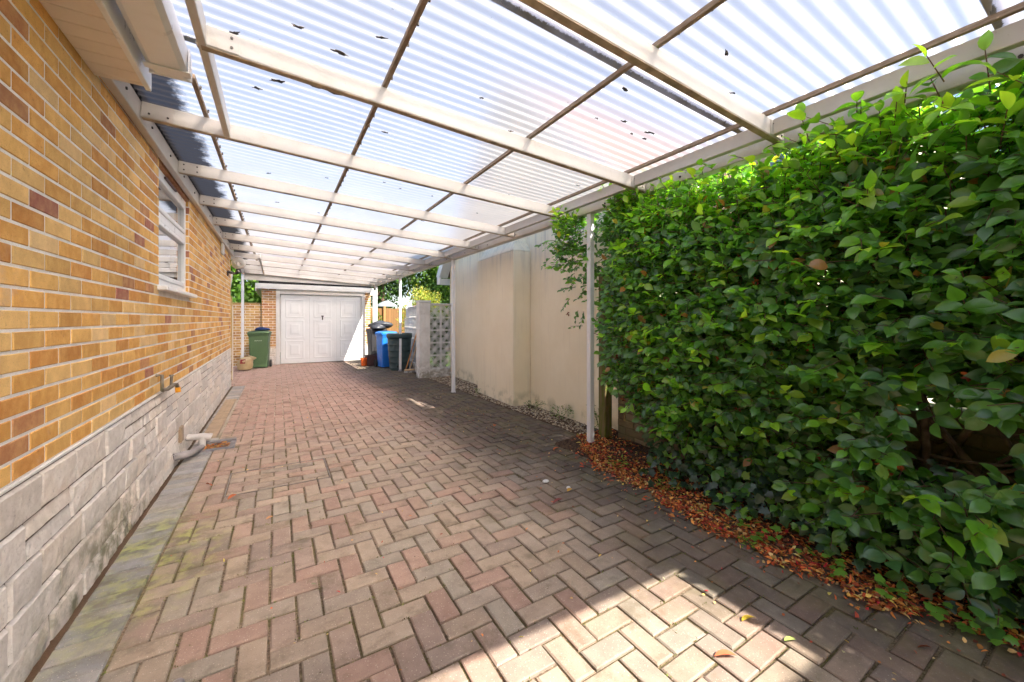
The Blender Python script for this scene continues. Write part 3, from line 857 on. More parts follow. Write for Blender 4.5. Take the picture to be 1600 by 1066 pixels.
mb.box(-.03, .075, GYF - .02, GYF + .08, g0, 2.15, 0, b=.006); mb.box(2.355, 2.46, GYF - .02, GYF + .08, g0, 2.15, 0, b=.006); mb.box(.075, 2.355, GYF - .02, GYF + .08, 2.005, 2.15, 0, b=.006)
gp(mb, 'door_frame', simple('frame_paint', (.72, .69, .65), .5, .4, .05, 4, dirt=(.4, .35, .3), dirt_amt=.3))
mb = MB()
dx0, dx1, dz0, dz1 = .085, 2.345, g0 + .012, 1.995
dy = GYF + .035
mb.box(dx0, dx1, dy, dy + .03, dz0, dz1, 0)
W3 = (dx1 - dx0) / 3
for c_ in range(3):
    xa = dx0 + c_ * W3; xb = xa + W3
    mb.box(xa + .004, xb - .004, dy - .012, dy, dz0 + .002, dz1 - .002, 0, b=.005)
    zs = np.linspace(dz0 + .10, dz1 - .10, 4)
    for r_ in range(3):
        za, zc = zs[r_] + .035, zs[r_ + 1] - .035
        xa2, xb2 = xa + .13, xb - .13
        yb = dy - .012
        # moulded field: raised bead, sunk ground, raised centre
        R0 = [(xa2, za), (xb2, za), (xb2, zc), (xa2, zc)]
        def ring(ins, d): return [Vector((x + ins * sx, yb - d, z + ins * sz)) for (x, z), (sx, sz) in zip(R0, ((1, 1), (-1, 1), (-1, -1), (1, -1)))]
        mb.loft([ring(0, 0), ring(.012, .006), ring(.026, .006), ring(.040, .001), ring(.11, .001), ring(.15, .007), ring(.16, .007)], cap0=False)
door = gp(mb, 'door', doorm)
mb = MB(); hx, hz = 1.212, 1.31
mb.box(hx - .035, hx + .035, dy - .04, dy - .012, hz + .03, hz + .065, 0, b=.008); mb.box(hx - .017, hx + .017, dy - .032, dy - .012, hz - .075, hz + .03, 0, b=.008)
gp(mb, 'handle', iron, door)
mb = MB(); mb.beam((-.54, GYF - .06, 2.225), (2.72, GYF - .06, 2.205), .022, .155, 0, b=.003); mb.box(2.66, 2.86, GYF + .2, GYF + .3, 2.06, 2.22, 0, b=.004); mb.box(-.54, -.515, GYF - .05, GYF + 5.2, 2.08, 2.25, 0); gp(mb, 'fascia', upvc)
mb = MB(); mb.box(-.46, 2.66, GYF - .02, GYF + 5.3, 2.20, 2.47, 1); mb.box(2.68, 2.9, GYF + .31, GYF + 5.3, 2.2, 2.26, 0); gp(mb, 'roof', [lead, dark])  # near-black box paints in the shaded gap above the fascia
mb = MB(); mb.box(-.515, -.39, GYF + .02, GYF + 5.2, 2.12, 2.13, 0); gp(mb, 'soffit', upvc)
mb = MB(); mb.tube([(2.72, 13.35, 2.1), (2.72, 13.35, gz(13.3))], .034, 12); gp(mb, 'downpipe', upvc)

# ------------------------------------------------------------------ neighbour's rendered house
nb = thing('rendered_house', 'cream rendered gable wall of the house next door with projecting chimney breast', 'house', (3.4, 5.7, 0))
def np_(mb, name, m): 
    o = mb.build(name, m); o.parent = nb; o.location = -nb.location; return o
NX, NY0, NY1, RYm, EZ, RZ = 3.36, 2.55, 8.72, 5.69, 2.25, 5.35
def rz(y): return RZ - abs(y - RYm) * (RZ - EZ) / (8.9 - RYm)
mb = MB()
prof = [(NY0, -.1), (NY1, -.1), (NY1, rz(NY1)), (RYm, rz(RYm) - .03), (NY0, rz(NY0))]
mb.loft([[Vector((NX, y, z)) for y, z in prof], [Vector((NX + 7, y, z)) for y, z in prof]][::-1])
np_(mb, 'wall', render_m)
mb = MB()
mb.box(NX - .30, NX - .002, 4.965, 6.34, -.1, 2.30, 0, b=.008)
mb.loft([[Vector((NX - .30, 4.965, 2.30)), Vector((NX - .002, 4.965, 2.30)), Vector((NX - .002, 6.34, 2.30)), Vector((NX - .30, 6.34, 2.30))],
         [Vector((NX - .14, 5.2, 2.62)), Vector((NX - .002, 5.2, 2.62)), Vector((NX - .002, 6.1, 2.62)), Vector((NX - .14, 6.1, 2.62))],
         [Vector((NX - .14, 5.2, 4.7)), Vector((NX - .002, 5.2, 4.7)), Vector((NX - .002, 6.1, 4.7)), Vector((NX - .14, 6.1, 4.7))]], cap0=False)
np_(mb, 'chimney_breast', render_m)
mb = MB()
for (ya, yb_) in ((2.46, RYm), (8.92, RYm)):
    OV = .09 if ya < 5 else .22
    q = [Vector((x, y, rz(y) + dz)) for dz in (.04, .12) for (x, y) in ((NX - OV, ya), (NX + 7.2, ya), (NX + 7.2, yb_), (NX - OV, yb_))]
    mb.loft([q[:4], q[4:]])
np_(mb, 'roof', tile)
mb = MB()
for (ya, yb_) in ((2.46, RYm), (8.94, RYm)):
    OV = .105 if ya < 5 else .235
    mb.beam((NX - OV, ya, rz(ya) + .02), (NX - OV, yb_, rz(yb_) + .02), .025, .20, 0)
mb.box(NX - .25, NX + .3, 8.93, 8.955, 2.09, 2.24, 0); mb.box(NX - .25, NX - .225, 8.72, 8.93, 2.09, 2.24, 0)
np_(mb, 'bargeboard', upvc)
mb = MB()
for (ya, yb_) in ((2.48, RYm), (8.9, RYm)):
    q = [Vector((x, y, rz(y) + dz)) for dz in (.0, .02) for (x, y) in ((NX - (.09 if ya < 5 else .22), ya), (NX - .0, ya), (NX - .0, yb_), (NX - (.09 if ya < 5 else .22), yb_))]
    mb.loft([q[:4], q[4:]])
np_(mb, 'soffit', upvc)

nb.rotation_euler = (0, 0, -math.atan(.055))
# ------------------------------------------------------------------ sided house beyond the hedge
sh = thing('sided_house', 'cream weatherboarded house with blue-grey windows showing above the hedge', 'house', (8, 3, 0))
def sp(mb, name, m, par=None):
    o = mb.build(name, m); o.parent = sh if par is None else par; o.location = -sh.location if par is None else (0, 0, 0); return o
SX = 7.6
mb = MB(); z = -.2
while z < 4.45:
    mb.loft([[Vector((SX, 1.85, z)), Vector((SX, 6, z)), Vector((SX + .02, 6, z + .15)), Vector((SX + .02, 1.85, z + .15))],
             [Vector((SX + .1, 1.85, z)), Vector((SX + .1, 6, z)), Vector((SX + .1, 6, z + .15)), Vector((SX + .1, 1.85, z + .15))]][::-1]); z += .15
mb.box(SX + .1, SX + 6, 1.85, 6, -.2, 4.45, 0)
sp(mb, 'wall', sidingm)
for (y0, y1, z0, z1) in ((3.15, 3.62, 3.2, 4.25), (2.28, 2.72, 3.3, 4.3)):
    mb = MB()
    mb.box(SX - .03, SX + .0, y0 - .05, y0, z0, z1, 0); mb.box(SX - .03, SX + .0, y1, y1 + .05, z0, z1, 0); mb.box(SX - .03, SX, y0 - .05, y1 + .05, z1, z1 + .05, 0); mb.box(SX - .03, SX, y0 - .05, y1 + .05, z0 - .05, z0, 0)
    w_ = sp(mb, 'window', upvc)
    mb = MB(); mb.box(SX - .012, SX - .004, y0, y1, z0, z1, 0); sp(mb, 'pane', winl, w_)
mb = MB(); mb.loft([[Vector((SX - .3, 1.7, 4.45)), Vector((SX - .3, 6.2, 4.45)), Vector((SX + 3, 6.2, 5.9)), Vector((SX + 3, 1.7, 5.9))], [Vector((SX - .3, 1.7, 4.55)), Vector((SX - .3, 6.2, 4.55)), Vector((SX + 3, 6.2, 6.0)), Vector((SX + 3, 1.7, 6.0))]]); sp(mb, 'roof', tile)
mb = MB(); mb.box(SX - .02, SX + .06, 1.77, 1.849, -.2, 4.44, 0); sp(mb, 'corner_board', upvc)

# ------------------------------------------------------------------ pierced screen walls
def screen_block_mesh(par, B=.29, D=.045):
    mb = MB(); e = .018; q = B / 2
    for (x0, x1, z0, z1) in ((-q, q, -q, -q + e), (-q, q, q - e, q), (-q, -q + e, -q + e, q - e), (q - e, q, -q + e, q - e)):
        mb.box(x0 + .001, x1 - .001, -D / 2, D / 2, z0 + .001, z1 - .001, 0)
    r = q - .004
    def bar(pts, w, dd):
        for (a, b) in zip(pts[:-1], pts[1:]):
            mb.beam((a[0], 0, a[1]), (b[0], 0, b[1]), dd, w, 0, up=(0, 1, 0) if False else (-(b[1] - a[1]), 0, b[0] - a[0]))
    for (cx, cz, a0) in ((0, -q, 0), (0, q, 180), (-q, 0, -90), (q, 0, 90)):
        pts = [(cx + r * math.cos(R(a0 + 180 * k / 12)), cz + r * math.sin(R(a0 + 180 * k / 12))) for k in range(13)]
        bar(pts, .0135, D - .012)
    bar([(-q + .01, -q + .01), (q - .01, q - .01)], .0125, D - .015); bar([(-q + .01, q - .01), (q - .01, -q + .01)], .0127, D - .017)
    return mb.build('screen_block', wash, par)
def screen_wall(name, label, loc, ang, cols, rows, z0, pillar, steps=None):
    t_ = thing(name, label, 'wall', loc); t_.rotation_euler = (0, 0, ang)
    first = screen_block_mesh(t_)
    B = .29; k = 0
    for c_ in range(cols):
        for r_ in range(rows if steps is None else steps[c_]):
            o = first if k == 0 else first.copy()
            if k: COL.objects.link(o); o.parent = t_
            o.location = ((c_ + .5) * B, 0, z0 + (r_ + .5) * B); k += 1
    return t_
sw = screen_wall('pierced_screen_wall', 'white pierced block screen wall beside the cream house, facing the drive', (2.965, 8.62, gz(8.6)), 0, 2, 5, .19, True)
L_ = .58 + .02
mb = MB(); mb.box(-.25, -.005, -.12, .12, -.1, 1.685, 0, b=.006); mb.box(-.265, .01, -.135, .135, 1.685, 1.735, 0, b=.006); mb.build('pillar', wash, sw)
mb = MB(); mb.box(.0, L_, -.10, .10, -.1, .09, 0, b=.008); mb.box(.0, L_ - .1, -.085, .085, .09, .188, 0, b=.012); mb.build('base_course', wash, sw)
mb = MB(); mb.box(.0, L_, -.06, .06, 1.642, 1.675, 0, b=.005); mb.build('coping', wash, sw)
ang = math.atan2(3.3, .42)
sw2 = screen_wall('pierced_screen_wall', 'grey weathered pierced screen wall running back behind the bins', (2.97, 8.79, gz(9)), ang, 11, 5, .19, False, [5] * 8 + [4] * 3)
mb = MB(); mb.box(.0, 3.22, -.09, .09, -.1, .188, 0, b=.008); mb.build('base_course', wash, sw2)
mb = MB(); mb.box(.01, 8 * .29, -.06, .06, 1.642, 1.668, 0, b=.004); mb.build('coping', wash, sw2)
mb = MB(); mb.box(8 * .29 + .001, 8 * .29 + .1, -.1, .1, 1.36, 1.70, 0, b=.005); mb.build('pillar', wash, sw2)

# ------------------------------------------------------------------ low mossy wall, timber post
lw_ = thing('low_block_wall', 'mossy low block wall half hidden behind the foot of the hedge', 'wall', (3.1, 1, 0))
mb = MB(); mb.box(3.05, 3.13, -4, 2.92, -.1, .74, 1, c=(.17, .15, .09))
brickwork(mb, 'x', 3.05, -1, -4, 2.92, -.05, .74, (), depth=.006, cols=[(.26, .2, .12), (.2, .17, .09), (.3, .25, .16)], wts=[1, 1, 1])
o = mb.build('blocks', [mossblock, mossblock], lw_); o.location = -lw_.location
mb = MB(); mb.box(3.02, 3.16, -4, 2.9, .742, .79, 0, c=(.3, .28, .22), b=.008); o = mb.build('coping', mossblock, lw_); o.location = -lw_.location
mb = MB(); mb.box(2.875, 2.975, 2.93, 3.03, -.1, 1.72, 0, b=.006); mb.box(2.865, 2.985, 2.92, 3.04, 1.72, 1.75, 0, b=.008)
tag(mb.build('timber_post', mosswood), 'square mossy green timber post standing behind the white carport post', 'post')

# ------------------------------------------------------------------ archway, garden wall, fences at the back
ar = thing('brick_archway', 'narrow brick garden archway just past the far corner of the house', 'archway', (-1.5, 10.4, 0))
mb = MB(); ay, th = 10.4, .22; ax0, ax1 = -1.95, -.93
mb.box(ax1, -.835, ay, ay + th, -.1, 1.55, 1); mb.box(-2.3, ax0, ay, ay + th, -.1, 1.55, 1)
outer = [(-.835, 1.55), (-.835, 2.3), (-2.3, 2.3), (-2.3, 1.55)]
cx, r_ = (ax0 + ax1) / 2, (ax1 - ax0) / 2; n = 16
for k in range(n):
    a0, a1 = math.pi * k / n, math.pi * (k + 1) / n
    p0 = (cx + r_ * math.cos(a0), 1.55 + r_ * .95 * math.sin(a0)); p1 = (cx + r_ * math.cos(a1), 1.55 + r_ * .95 * math.sin(a1))
    x0 = -.835 if k == 0 else p0[0]; x1 = -2.3 if k == n - 1 else p1[0]
    poly = [(p0[0], p0[1]), (x0, 2.3), (x1, 2.3), (p1[0], p1[1])]
    mb.loft([[Vector((x, ay, z)) for x, z in poly], [Vector((x, ay + th, z)) for x, z in poly]], 1)
brickwork(mb, 'y', ay, -1, ax1, -.835, 0, 1.55, ()); brickwork(mb, 'x', ax1, -1, ay, ay + th, 0, 1.5, ())
o = mb.build('wall', [brick, mortar], ar); o.location = -ar.location
mb = MB(); mb.box(-.86, -.832, ay - .06, ay - .01, -.06, 1.75, 0, c=(.62, .45, .2)); o = mb.build('batten', fencew, ar); o.location = -ar.location
gw = thing('garden_wall', 'yellow brick garden wall behind the green wheelie bin', 'wall', (-1.5, 13.6, 0))
mb = MB(); mb.box(-4, -.393, 13.55, 13.77, -.1, 1.70, 1)
brickwork(mb, 'y', 13.55, -1, -4, -.393, -.07, 1.70, (), cols=[(.52, .33, .12), (.46, .25, .08), (.36, .19, .07), (.56, .38, .16)], wts=[3, 3, 2, 2])
o = mb.build('bricks', [brick, mortar], gw); o.location = -gw.location
mb = MB(); mb.box(-4, -.41, 13.535, 13.785, 1.702, 1.735, 0, c=(.4, .26, .12), b=.006); o = mb.build('coping', brick, gw); o.location = -gw.location
fn = thing('timber_fence', 'brown vertical board fence at the back, right of the garage', 'fence', (4, 16, 0))
mb = MB(); x = 2.95
while x < 7.5:
    mb.box(x, x + .094, 16 + rnd.uniform(0, .004), 16.02, -.1, 1.70 + rnd.gauss(0, .006), 0, c=tuple(np.array((.24, .125, .05)) * rnd.uniform(.8, 1.15))); x += .1
o = mb.build('boards', fencew, fn); o.location = -fn.location
for x in (3.0, 3.62, 4.85, 6.7):
    mb = MB(); mb.box(x, x + .09, 15.9, 15.995, -.1, 1.78, 0, c=(.36, .2, .08)); o = mb.build('fence_post', fencew, fn); o.location = -fn.location
ps = thing('garden_parasol', 'pale grey domed parasol top poking above the board fence', 'parasol', (4.05, 17.2, 0))
mb = MB(); n = 16
mb.loft([circ(.46, 1.80, 0, 0, n), circ(.45, 1.84, 0, 0, n), circ(.32, 1.94, 0, 0, n), circ(.16, 2.02, 0, 0, n), circ(.02, 2.06, 0, 0, n)], 0, smooth=True); mb.build('canopy', canvas, ps)
mb = MB(); mb.tube([(0, 0, -.1), (0, 0, 1.87)], .02, 10); mb.build('pole', upvc, ps)

# ------------------------------------------------------------------ bins and pots
def wheelie(label, loc, rot, m, w=.5, d=.52, h=.92, text=False, group='wheelie bins by the garage', lidc=None):
    t_ = thing('wheelie_bin', label, 'bin', loc, group); t_.rotation_euler = (0, 0, rot)
    mb = MB()
    rings = [rrect(w * .40, d * .36, .03, .03), rrect(w * .405, d * .365, .04, .10), rrect(w * .455, d * .435, .045, h * .80), rrect(w * .46, d * .44, .045, h * .86), rrect(w * .485, d * .47, .045, h * .865), rrect(w * .49, d * .475, .045, h * .91)]
    mb.loft(rings); mb.build('body', m, t_)
    mb = MB(); mb.loft([rrect(w * .51, d * .5, .05, h * .912), rrect(w * .515, d * .505, .055, h * .955), rrect(w * .47, d * .46, .06, h * .985), rrect(w * .3, d * .3, .06, h * 1.005)]);
    mb.tube([(-w * .36, d * .50, h * .95), (-w * .36, d * .57, h * .96), (w * .36, d * .57, h * .96), (w * .36, d * .50, h * .95)], .014, 8)
    mb.build('lid', m, t_)
    for sx in (-1, 1):
        mb = MB(); mb.tube([(sx * (w * .42), d * .42, .10), (sx * (w * .42 + .045), d * .42, .10)], .10, 20); mb.build('wheel', tyre, t_)
    if text:
        mb = MB(); xx = -.085
        for k in range(9):
            wd = rnd.choice([.010, .014, .012]); fy = -d * .435 - .004
            mb.box(xx, xx + .004, fy, fy + .006, h * .735, h * .735 + .018); mb.box(xx + .004, xx + wd, fy, fy + .006, h * .735 + (.014 if k % 2 else 0), h * .735 + (.018 if k % 2 else .004)); xx += wd + .007
        mb.build('lettering', whitestuff, t_)
    return t_
wheelie('green wheelie bin with a dark cloth on its lid, left of the garage door', (-.41, 12.78, gz(12.8)), R(-6), greenbin, .50, .54, 1.02, True)
wheelie('bright blue wheelie bin standing between charcoal bin and round water butt', (2.60, 11.08, gz(11.1)), R(8), bluebin, .46, .55, .99)
wheelie('charcoal wheelie bin under a crumpled black bag, behind the blue bin', (2.56, 12.15, gz(12.1)), R(4), darkbin, .50, .54, 1.06)
t_ = thing('water_butt', 'round dark green ribbed water butt behind a white carport post', 'water butt', (2.745, 10.28, gz(10.3)))
mb = MB(); rr = [(0.0, .235)]
zz = 0.0; prof = [(.235, 0), (.24, .03)]
for k in range(5):
    z0 = .05 + k * .15; r0 = .243 + .068 * (z0 / .9)
    prof += [(r0, z0), (r0 + .006, z0 + .010), (r0 + .007, z0 + .022), (r0 + .003, z0 + .034), (r0 + .009, z0 + .13)]
prof += [(.300, .81), (.302, .83), (.322, .835), (.326, .87), (.326, .94), (.318, .955), (.305, .955), (.30, .90)]
mb.loft([circ(r_, z, n=36) for r_, z in prof], smooth=True); mb.build('body', butt_m, t_)
mb = MB(); mb.loft([circ(.295, .905, n=36), circ(.29, .915, n=36), circ(.1, .925, n=36)], smooth=True); mb.build('lid', butt_m, t_)
mb = MB(); mb.tube([(-.12, -.245, .12), (-.12, -.30, .12)], .02, 10); mb.tube([(-.12, -.29, .12), (-.12, -.29, .08)], .012, 8); mb.build('tap', tyre, t_)

def crumple(name, label, cat, loc, rad, m, seed, squash=(1, 1, .7), amp=.22, c=(1, 1, 1), parent=None):
    r2 = np.random.default_rng(seed); mb = MB(); nu, nv = 48, 26
    dirs = r2.normal(size=(40, 3)); dirs /= np.linalg.norm(dirs, axis=1, keepdims=True); wts = r2.uniform(-1, 1, 40)
    rings = []
    for j in range(nv):
        ph = math.pi * (j + .5) / nv; ring = []
        for i in range(nu):
            th = 2 * math.pi * i / nu
            d = np.array((math.sin(ph) * math.cos(th), math.sin(ph) * math.sin(th), math.cos(ph)))
            k = 1 + amp * float(np.sum(wts * np.maximum(0, dirs @ d - .72)) * 2.2) + r2.normal(0, .012)
            q = d * rad * k * np.array(squash); q[2] = max(q[2], -rad * squash[2] * .8)
            ring.append(Vector(q))
        rings.append(ring)
    mb.loft(rings[::-1], 0, c, smooth=True)
    o = mb.build(name, m)
    o.location = loc
    if label: tag(o, label, cat)
    return o
crumple('bin_bag', 'crumpled black polythene bag lying on the charcoal bin lid', 'bag', (2.62, 12.0, gz(12) + 1.15), .22, bagm, 4, (1.15, .95, .55), .42)
crumple('folded_cloth', 'small navy blue cloth bundle on top of the green bin', 'cloth', (-.385, 12.7, gz(12.7) + 1.068), .15, cloth, 9, (1.15, .8, .34), .3)
# refuse sack by the wall: a slumped cream plastic bag with a dark red print
t_ = thing('carrier_bag', 'cream plastic carrier bag with dark red print slumped beside the green bin', 'bag', (-.69, 12.2, gz(12.2)))
o = crumple('sack', None, None, (.0, .0, .19), .215, bagfilm, 21, (.78, .62, .95), .35, (.66, .52, .30)); o.parent = t_
mb = MB(); mb.loft([[Vector((.02, -.04, .28)), Vector((.02, .06, .28)), Vector((.05, .06, .40)), Vector((.05, -.04, .40))], [Vector((.16, -.03, .30)), Vector((.17, .04, .27)), Vector((.23, .03, .31)), Vector((.22, -.02, .34))]], 0, (.62, .50, .30)); mb.build('handle', bagfilm, t_)
mb = MB(); mb.loft([[Vector((-.12, -.10, .20)), Vector((-.01, -.10, .20)), Vector((.0, -.09, .31)), Vector((-.11, -.09, .31))], [Vector((-.12, -.150, .20)), Vector((-.01, -.152, .20)), Vector((.0, -.138, .31)), Vector((-.11, -.138, .31))]][::-1], 0, (.28, .03, .03))
mb.build('print', bagfilm, t_)

t_ = thing('plant_trough', 'brown plastic trough with handle between orange pot and blue bin', 'planter', (2.40, 11.75, gz(11.7)))
mb = MB(); mb.loft([rrect(.19, .12, .03, 0), rrect(.225, .145, .03, .27), rrect(.245, .16, .03, .275), rrect(.245, .16, .03, .30), rrect(.228, .145, .03, .30), rrect(.22, .14, .03, .25)]); mb.build('body', brownp, t_)
mb = MB(); mb.tube([(-.02, -.15, .30), (-.02, -.155, .42), (.0, -.15, .52), (.03, -.15, .52)], .008, 8); mb.build('handle', iron, t_)
mb = MB(); mb.loft([rrect(.218, .138, .03, .262), rrect(.1, .06, .03, .275)], 0, (1, 1, 1)); mb.build('compost', soil, t_)
t_ = thing('flower_pot', 'small bright orange plastic pot beside the brown trough', 'pot', (2.125, 11.72, gz(11.7)))
mb = MB(); mb.loft([circ(.075, 0), circ(.095, .19), circ(.105, .195), circ(.107, .23), circ(.092, .23), circ(.088, .19)], smooth=False); mb.build('body', terra, t_)
mb = MB(); mb.loft([circ(.089, .195), circ(.03, .205)]); mb.build('compost', soil, t_)

# handles against the screen wall
t_ = thing('broom', 'broom with a pale wooden handle leaning on the screen wall', 'broom', (2.80, 9.55, gz(9.55)))
mb = MB(); mb.tube([(0, 0, .08), (.25, -.28, 1.16)], .0125, 10); mb.build('handle', wood_p, t_)
mb = MB(); mb.box(-.13, .13, -.03, .03, .05, .09, 0, b=.012); mb.build('head', wood_p, t_)
mb = MB()
for k in range(60):
    x = -.125 + .25 * rnd.random(); y = rnd.uniform(-.025, .025); mb.tube([(x, y, .052), (x * 1.1, y * 1.4, .002)], .003, 4, cap=False)
mb.build('bristles', fencew, t_)
t_ = thing('garden_rake', 'rake with a varnished orange handle leaning left of the broom', 'rake', (2.77, 9.78, gz(9.78)))
mb = MB(); mb.tube([(0, 0, .05), (.24, -.30, 1.14)], .0135, 10); mb.build('handle', wood_o, t_)
mb = MB(); mb.tube([(-.16, 0, .05), (.16, 0, .05)], .01, 8)
for k in range(9): mb.tube([(-.155 + k * .0388, 0, .05), (-.155 + k * .0388, -.03, .005)], .005, 6)
mb.build('head', iron, t_)

# ------------------------------------------------------------------ wall fittings and drains
t_ = thing('wall_lantern', 'clear globe lantern on a dark bracket at the house corner', 'lamp', (HX, 8.78, 2.1))
mb = MB(); mb.tube([(0.01, 0, .03), (.10, 0, .0), (.17, 0, .02)], .022, 10); mb.tube([(.0, 0, .0), (.02, 0, .0)], .05, 14); mb.tube([(.17, 0, .02), (.17, 0, .09)], [.05, .035], 14); mb.build('bracket', iron, t_)
mb = MB(); n = 20
mb.loft([[Vector((.17 + .115 * math.sin(math.pi * k / 12) * math.cos(2 * math.pi * i / n), .115 * math.sin(math.pi * k / 12) * math.sin(2 * math.pi * i / n), .195 - .115 * math.cos(math.pi * k / 12))) for i in range(n)] for k in range(1, 12)], smooth=True); mb.build('globe', globe_m, t_)
mb = MB(); mb.tube([(.17, 0, .09), (.17, 0, .15), (.17, 0, .21)], [.02, .028, .01], 12); mb.build('bulb', upvc, t_)
mb = MB(); mb.tube([(.17, 0, .298), (.17, 0, .33)], [.08, .02], 16); mb.build('cap', upvc, t_)
mb = MB(); mb.box(0, .035, -.07, .07, -.09, .09, 0, b=.008); mb.box(.035, .04, -.05, .05, -.07, .07, 0, b=.002)
o = mb.build('junction_box', upvc); o.location = (HX + .006, 7.85, 2.40); tag(o, 'small white box fixed high on the brick wall', 'box')
t_ = thing('garden_tap', 'weathered brass garden tap on the wall with an orange cap', 'tap', (HX + .008, 3.98, .74))
mb = MB(); mb.tube([(0, -.12, .10), (.035, -.12, .10), (.035, -.12, -.0), (.035, -.10, -.02)], .011, 10); mb.tube([(.035, -.12, -.01), (.05, -.02, -.02), (.07, .05, .0), (.085, .08, .0), (.09, .09, -.03)], [.013, .014, .016, .014, .014], 10)
mb.tube([(.06, .03, .0), (.06, .045, .07)], .009, 8); mb.build('body', brass, t_)
mb = MB(); mb.tube([(.06, -.005, .08), (.06, .095, .07)], .008, 8); mb.build('handle', brass, t_)
mb = MB(); mb.tube([(.09, .09, -.025), (.092, .092, -.065)], .018, 12); mb.build('cap', orangeplug, t_)
mb = MB(); mb.tube([(HX, 4.985, .085), (HX + .10, 4.985, .08), (-.64, 5.00, .075), (-.585, 5.0, .06)], [.03, .032, .033, .033], 14); mb.tube([(-.60, 5.0, .065), (-.575, 5.0, .055)], .038, 14); mb.tube([(-.65, 4.99, .07), (-.645, 4.97, -.03)], .03, 12)
tag(mb.build('waste_pipe', whitepipe), 'white plastic waste pipe elbow from the plinth over the drain', 'pipe')
mb = MB(); mb.tube([(HX, 4.42, .055), (-.72, 4.47, .045), (-.66, 4.60, .04), (-.62, 4.76, .03)], [.028, .028, .026, .024], 12); mb.tube([(HX + .005, 4.43, .054), (-.69, 4.53, .044)], .034, 12)
tag(mb.build('waste_pipe', greypipe), 'grey bent waste pipe lying on the paving before the drain', 'pipe')
t_ = thing('drain_gully', 'leaf-filled drain gully edged with grey bricks by the house', 'drain', (-.52, 4.95, gz(4.95)))
mb = MB(); mb.box(-.13, .15, -.15, -.105, -.02, .012, 0, b=.004); mb.box(-.13, .15, .10, .15, -.02, .028, 0, b=.004); mb.box(.105, .15, -.104, .099, -.02, .012, 0, b=.004)
mb.build('surround', simple('engineering_brick', (.17, .16, .17), .7, .3, .2, 20), t_)
n = 90; pp = np.column_stack([rng.uniform(-.11, .10, n), rng.uniform(-.10, .09, n), rng.uniform(-.008, .015, n)])
o = leafcloud('leaf_fill', 'lance', pp, np.column_stack([rng.normal(size=(n, 2)), rng.normal(0, .2, n)]), np.column_stack([rng.normal(0, .35, (n, 2)), np.ones(n)]), rng.uniform(.03, .055, n), rng.uniform(.015, .028, n), pal(n, [(.42, .16, .05), (.3, .1, .04), (.5, .27, .1)]), leaf_d, t_)
t_ = thing('drain_channel', 'long ribbed brown drain channel grating set in the grey edging', 'drain', (-.64, 6.58, gz(6.58)))
mb = MB(); y = -1.26
while y < 1.25: mb.box(-.062, .062, y, y + .016, -.012, .004 - .006 * (y / 1.26) * 0, 0, b=.003); y += .027
for x in (-.066, -.022, .022, .066): mb.box(x - .005, x + .005, -1.27, 1.27, -.014, .0025, 0)
o = mb.build('grating', gratem, t_); o.rotation_euler = (math.atan(-.006), 0, 0)
mb = MB(); mb.box(-.075, .078, -1.28, 1.28, -.035, -.018, 0); o = mb.build('channel', dark, t_); o.rotation_euler = (math.atan(-.006), 0, 0)
mh = thing('manhole_cover', 'recessed manhole tray filled with paving bricks near the house', 'manhole', (.022, 3.7363, gz(3.7363)))
mb = MB(); a0, a1, b0, b1 = -.3535, .3535, -.2525, .2525
for (x0, x1, y0, y1) in ((a0, a1, b0, b0 + .005), (a0, a1, b1 - .007, b1), (a0, a0 + .007, b0 + .007, b1 - .007), (a1 - .007, a1, b0 + .007, b1 - .007)):
    mb.box(x0, x1, y0, y1, -.02, .0015, 0)
mb.build('frame', steel, mh)
mb = MB()
gsave = gz
gz = lambda y: 0.0
yy = b0 + .008; r_ = 0
while yy < b1 - .02:
    xx = a0 + .008 - (.1 if r_ % 2 else 0); ht = min(.1015 if r_ not in (0,) else .048, b1 - .008 - yy)
    while xx < a1 - .01:
        x0, x1 = max(xx, a0 + .008), min(xx + .2, a1 - .008)
        paver_block(mb, x0, x1, yy, yy + ht, pcol(.06, 3.7), gap=.0032, wob=.001); xx += .2
    yy += ht; r_ += 1
gz = gsave
mb.build('brick_infill', paver, mh)

# ------------------------------------------------------------------ camellia hedge
hedge = thing('camellia_hedge', 'tall glossy green camellia hedge with pale new shoots along the drive', 'hedge', (2.9, 1, 0))
def hfront(y, z):
    return 2.56 - .07 * math.sin(y * 2.3 + 1) * math.cos(z * 2.1) - .07 * math.exp(-((z - 1.2) / .8) ** 2) + .07 * math.sin(y * 5.1 + z * 3.7) * .5 + .10 * max(0, .45 - z) - .05 * max(0, y - 2.2)
def hymax(z): return float(np.interp(z, [0, .25, .5, .7, .9, 1.3, 1.7, 2.0, 2.3, 2.6], [1.5, 1.95, 2.2, 2.5, 2.8, 3.05, 3.15, 3.25, 3.3, 3.2]))
def htop(y, x=2.5): return 2.15 + min(.30, .55 * max(0, x - 2.5)) + .07 * math.sin(y * 3.1) + .05 * math.sin(y * 7.7 + 1) + (-.11 if y < 1.0 else -.05 if y < 1.9 else 0) + .05 * max(0, y - 1.5) - (.28 if y < -.25 else 0)
Pl, Dl, Nl, Ll, Wl, Cl = [], [], [], [], [], []
stems = []
DK = [(.086, .22, .052), (.105, .25, .055), (.066, .172, .066), (.13, .29, .06), (.092, .205, .09), (.115, .275, .056)]
NW = [(.20, .44, .035), (.26, .50, .045), (.16, .38, .035), (.33, .50, .06)]
MD = [(.11, .29, .035), (.15, .35, .04)]
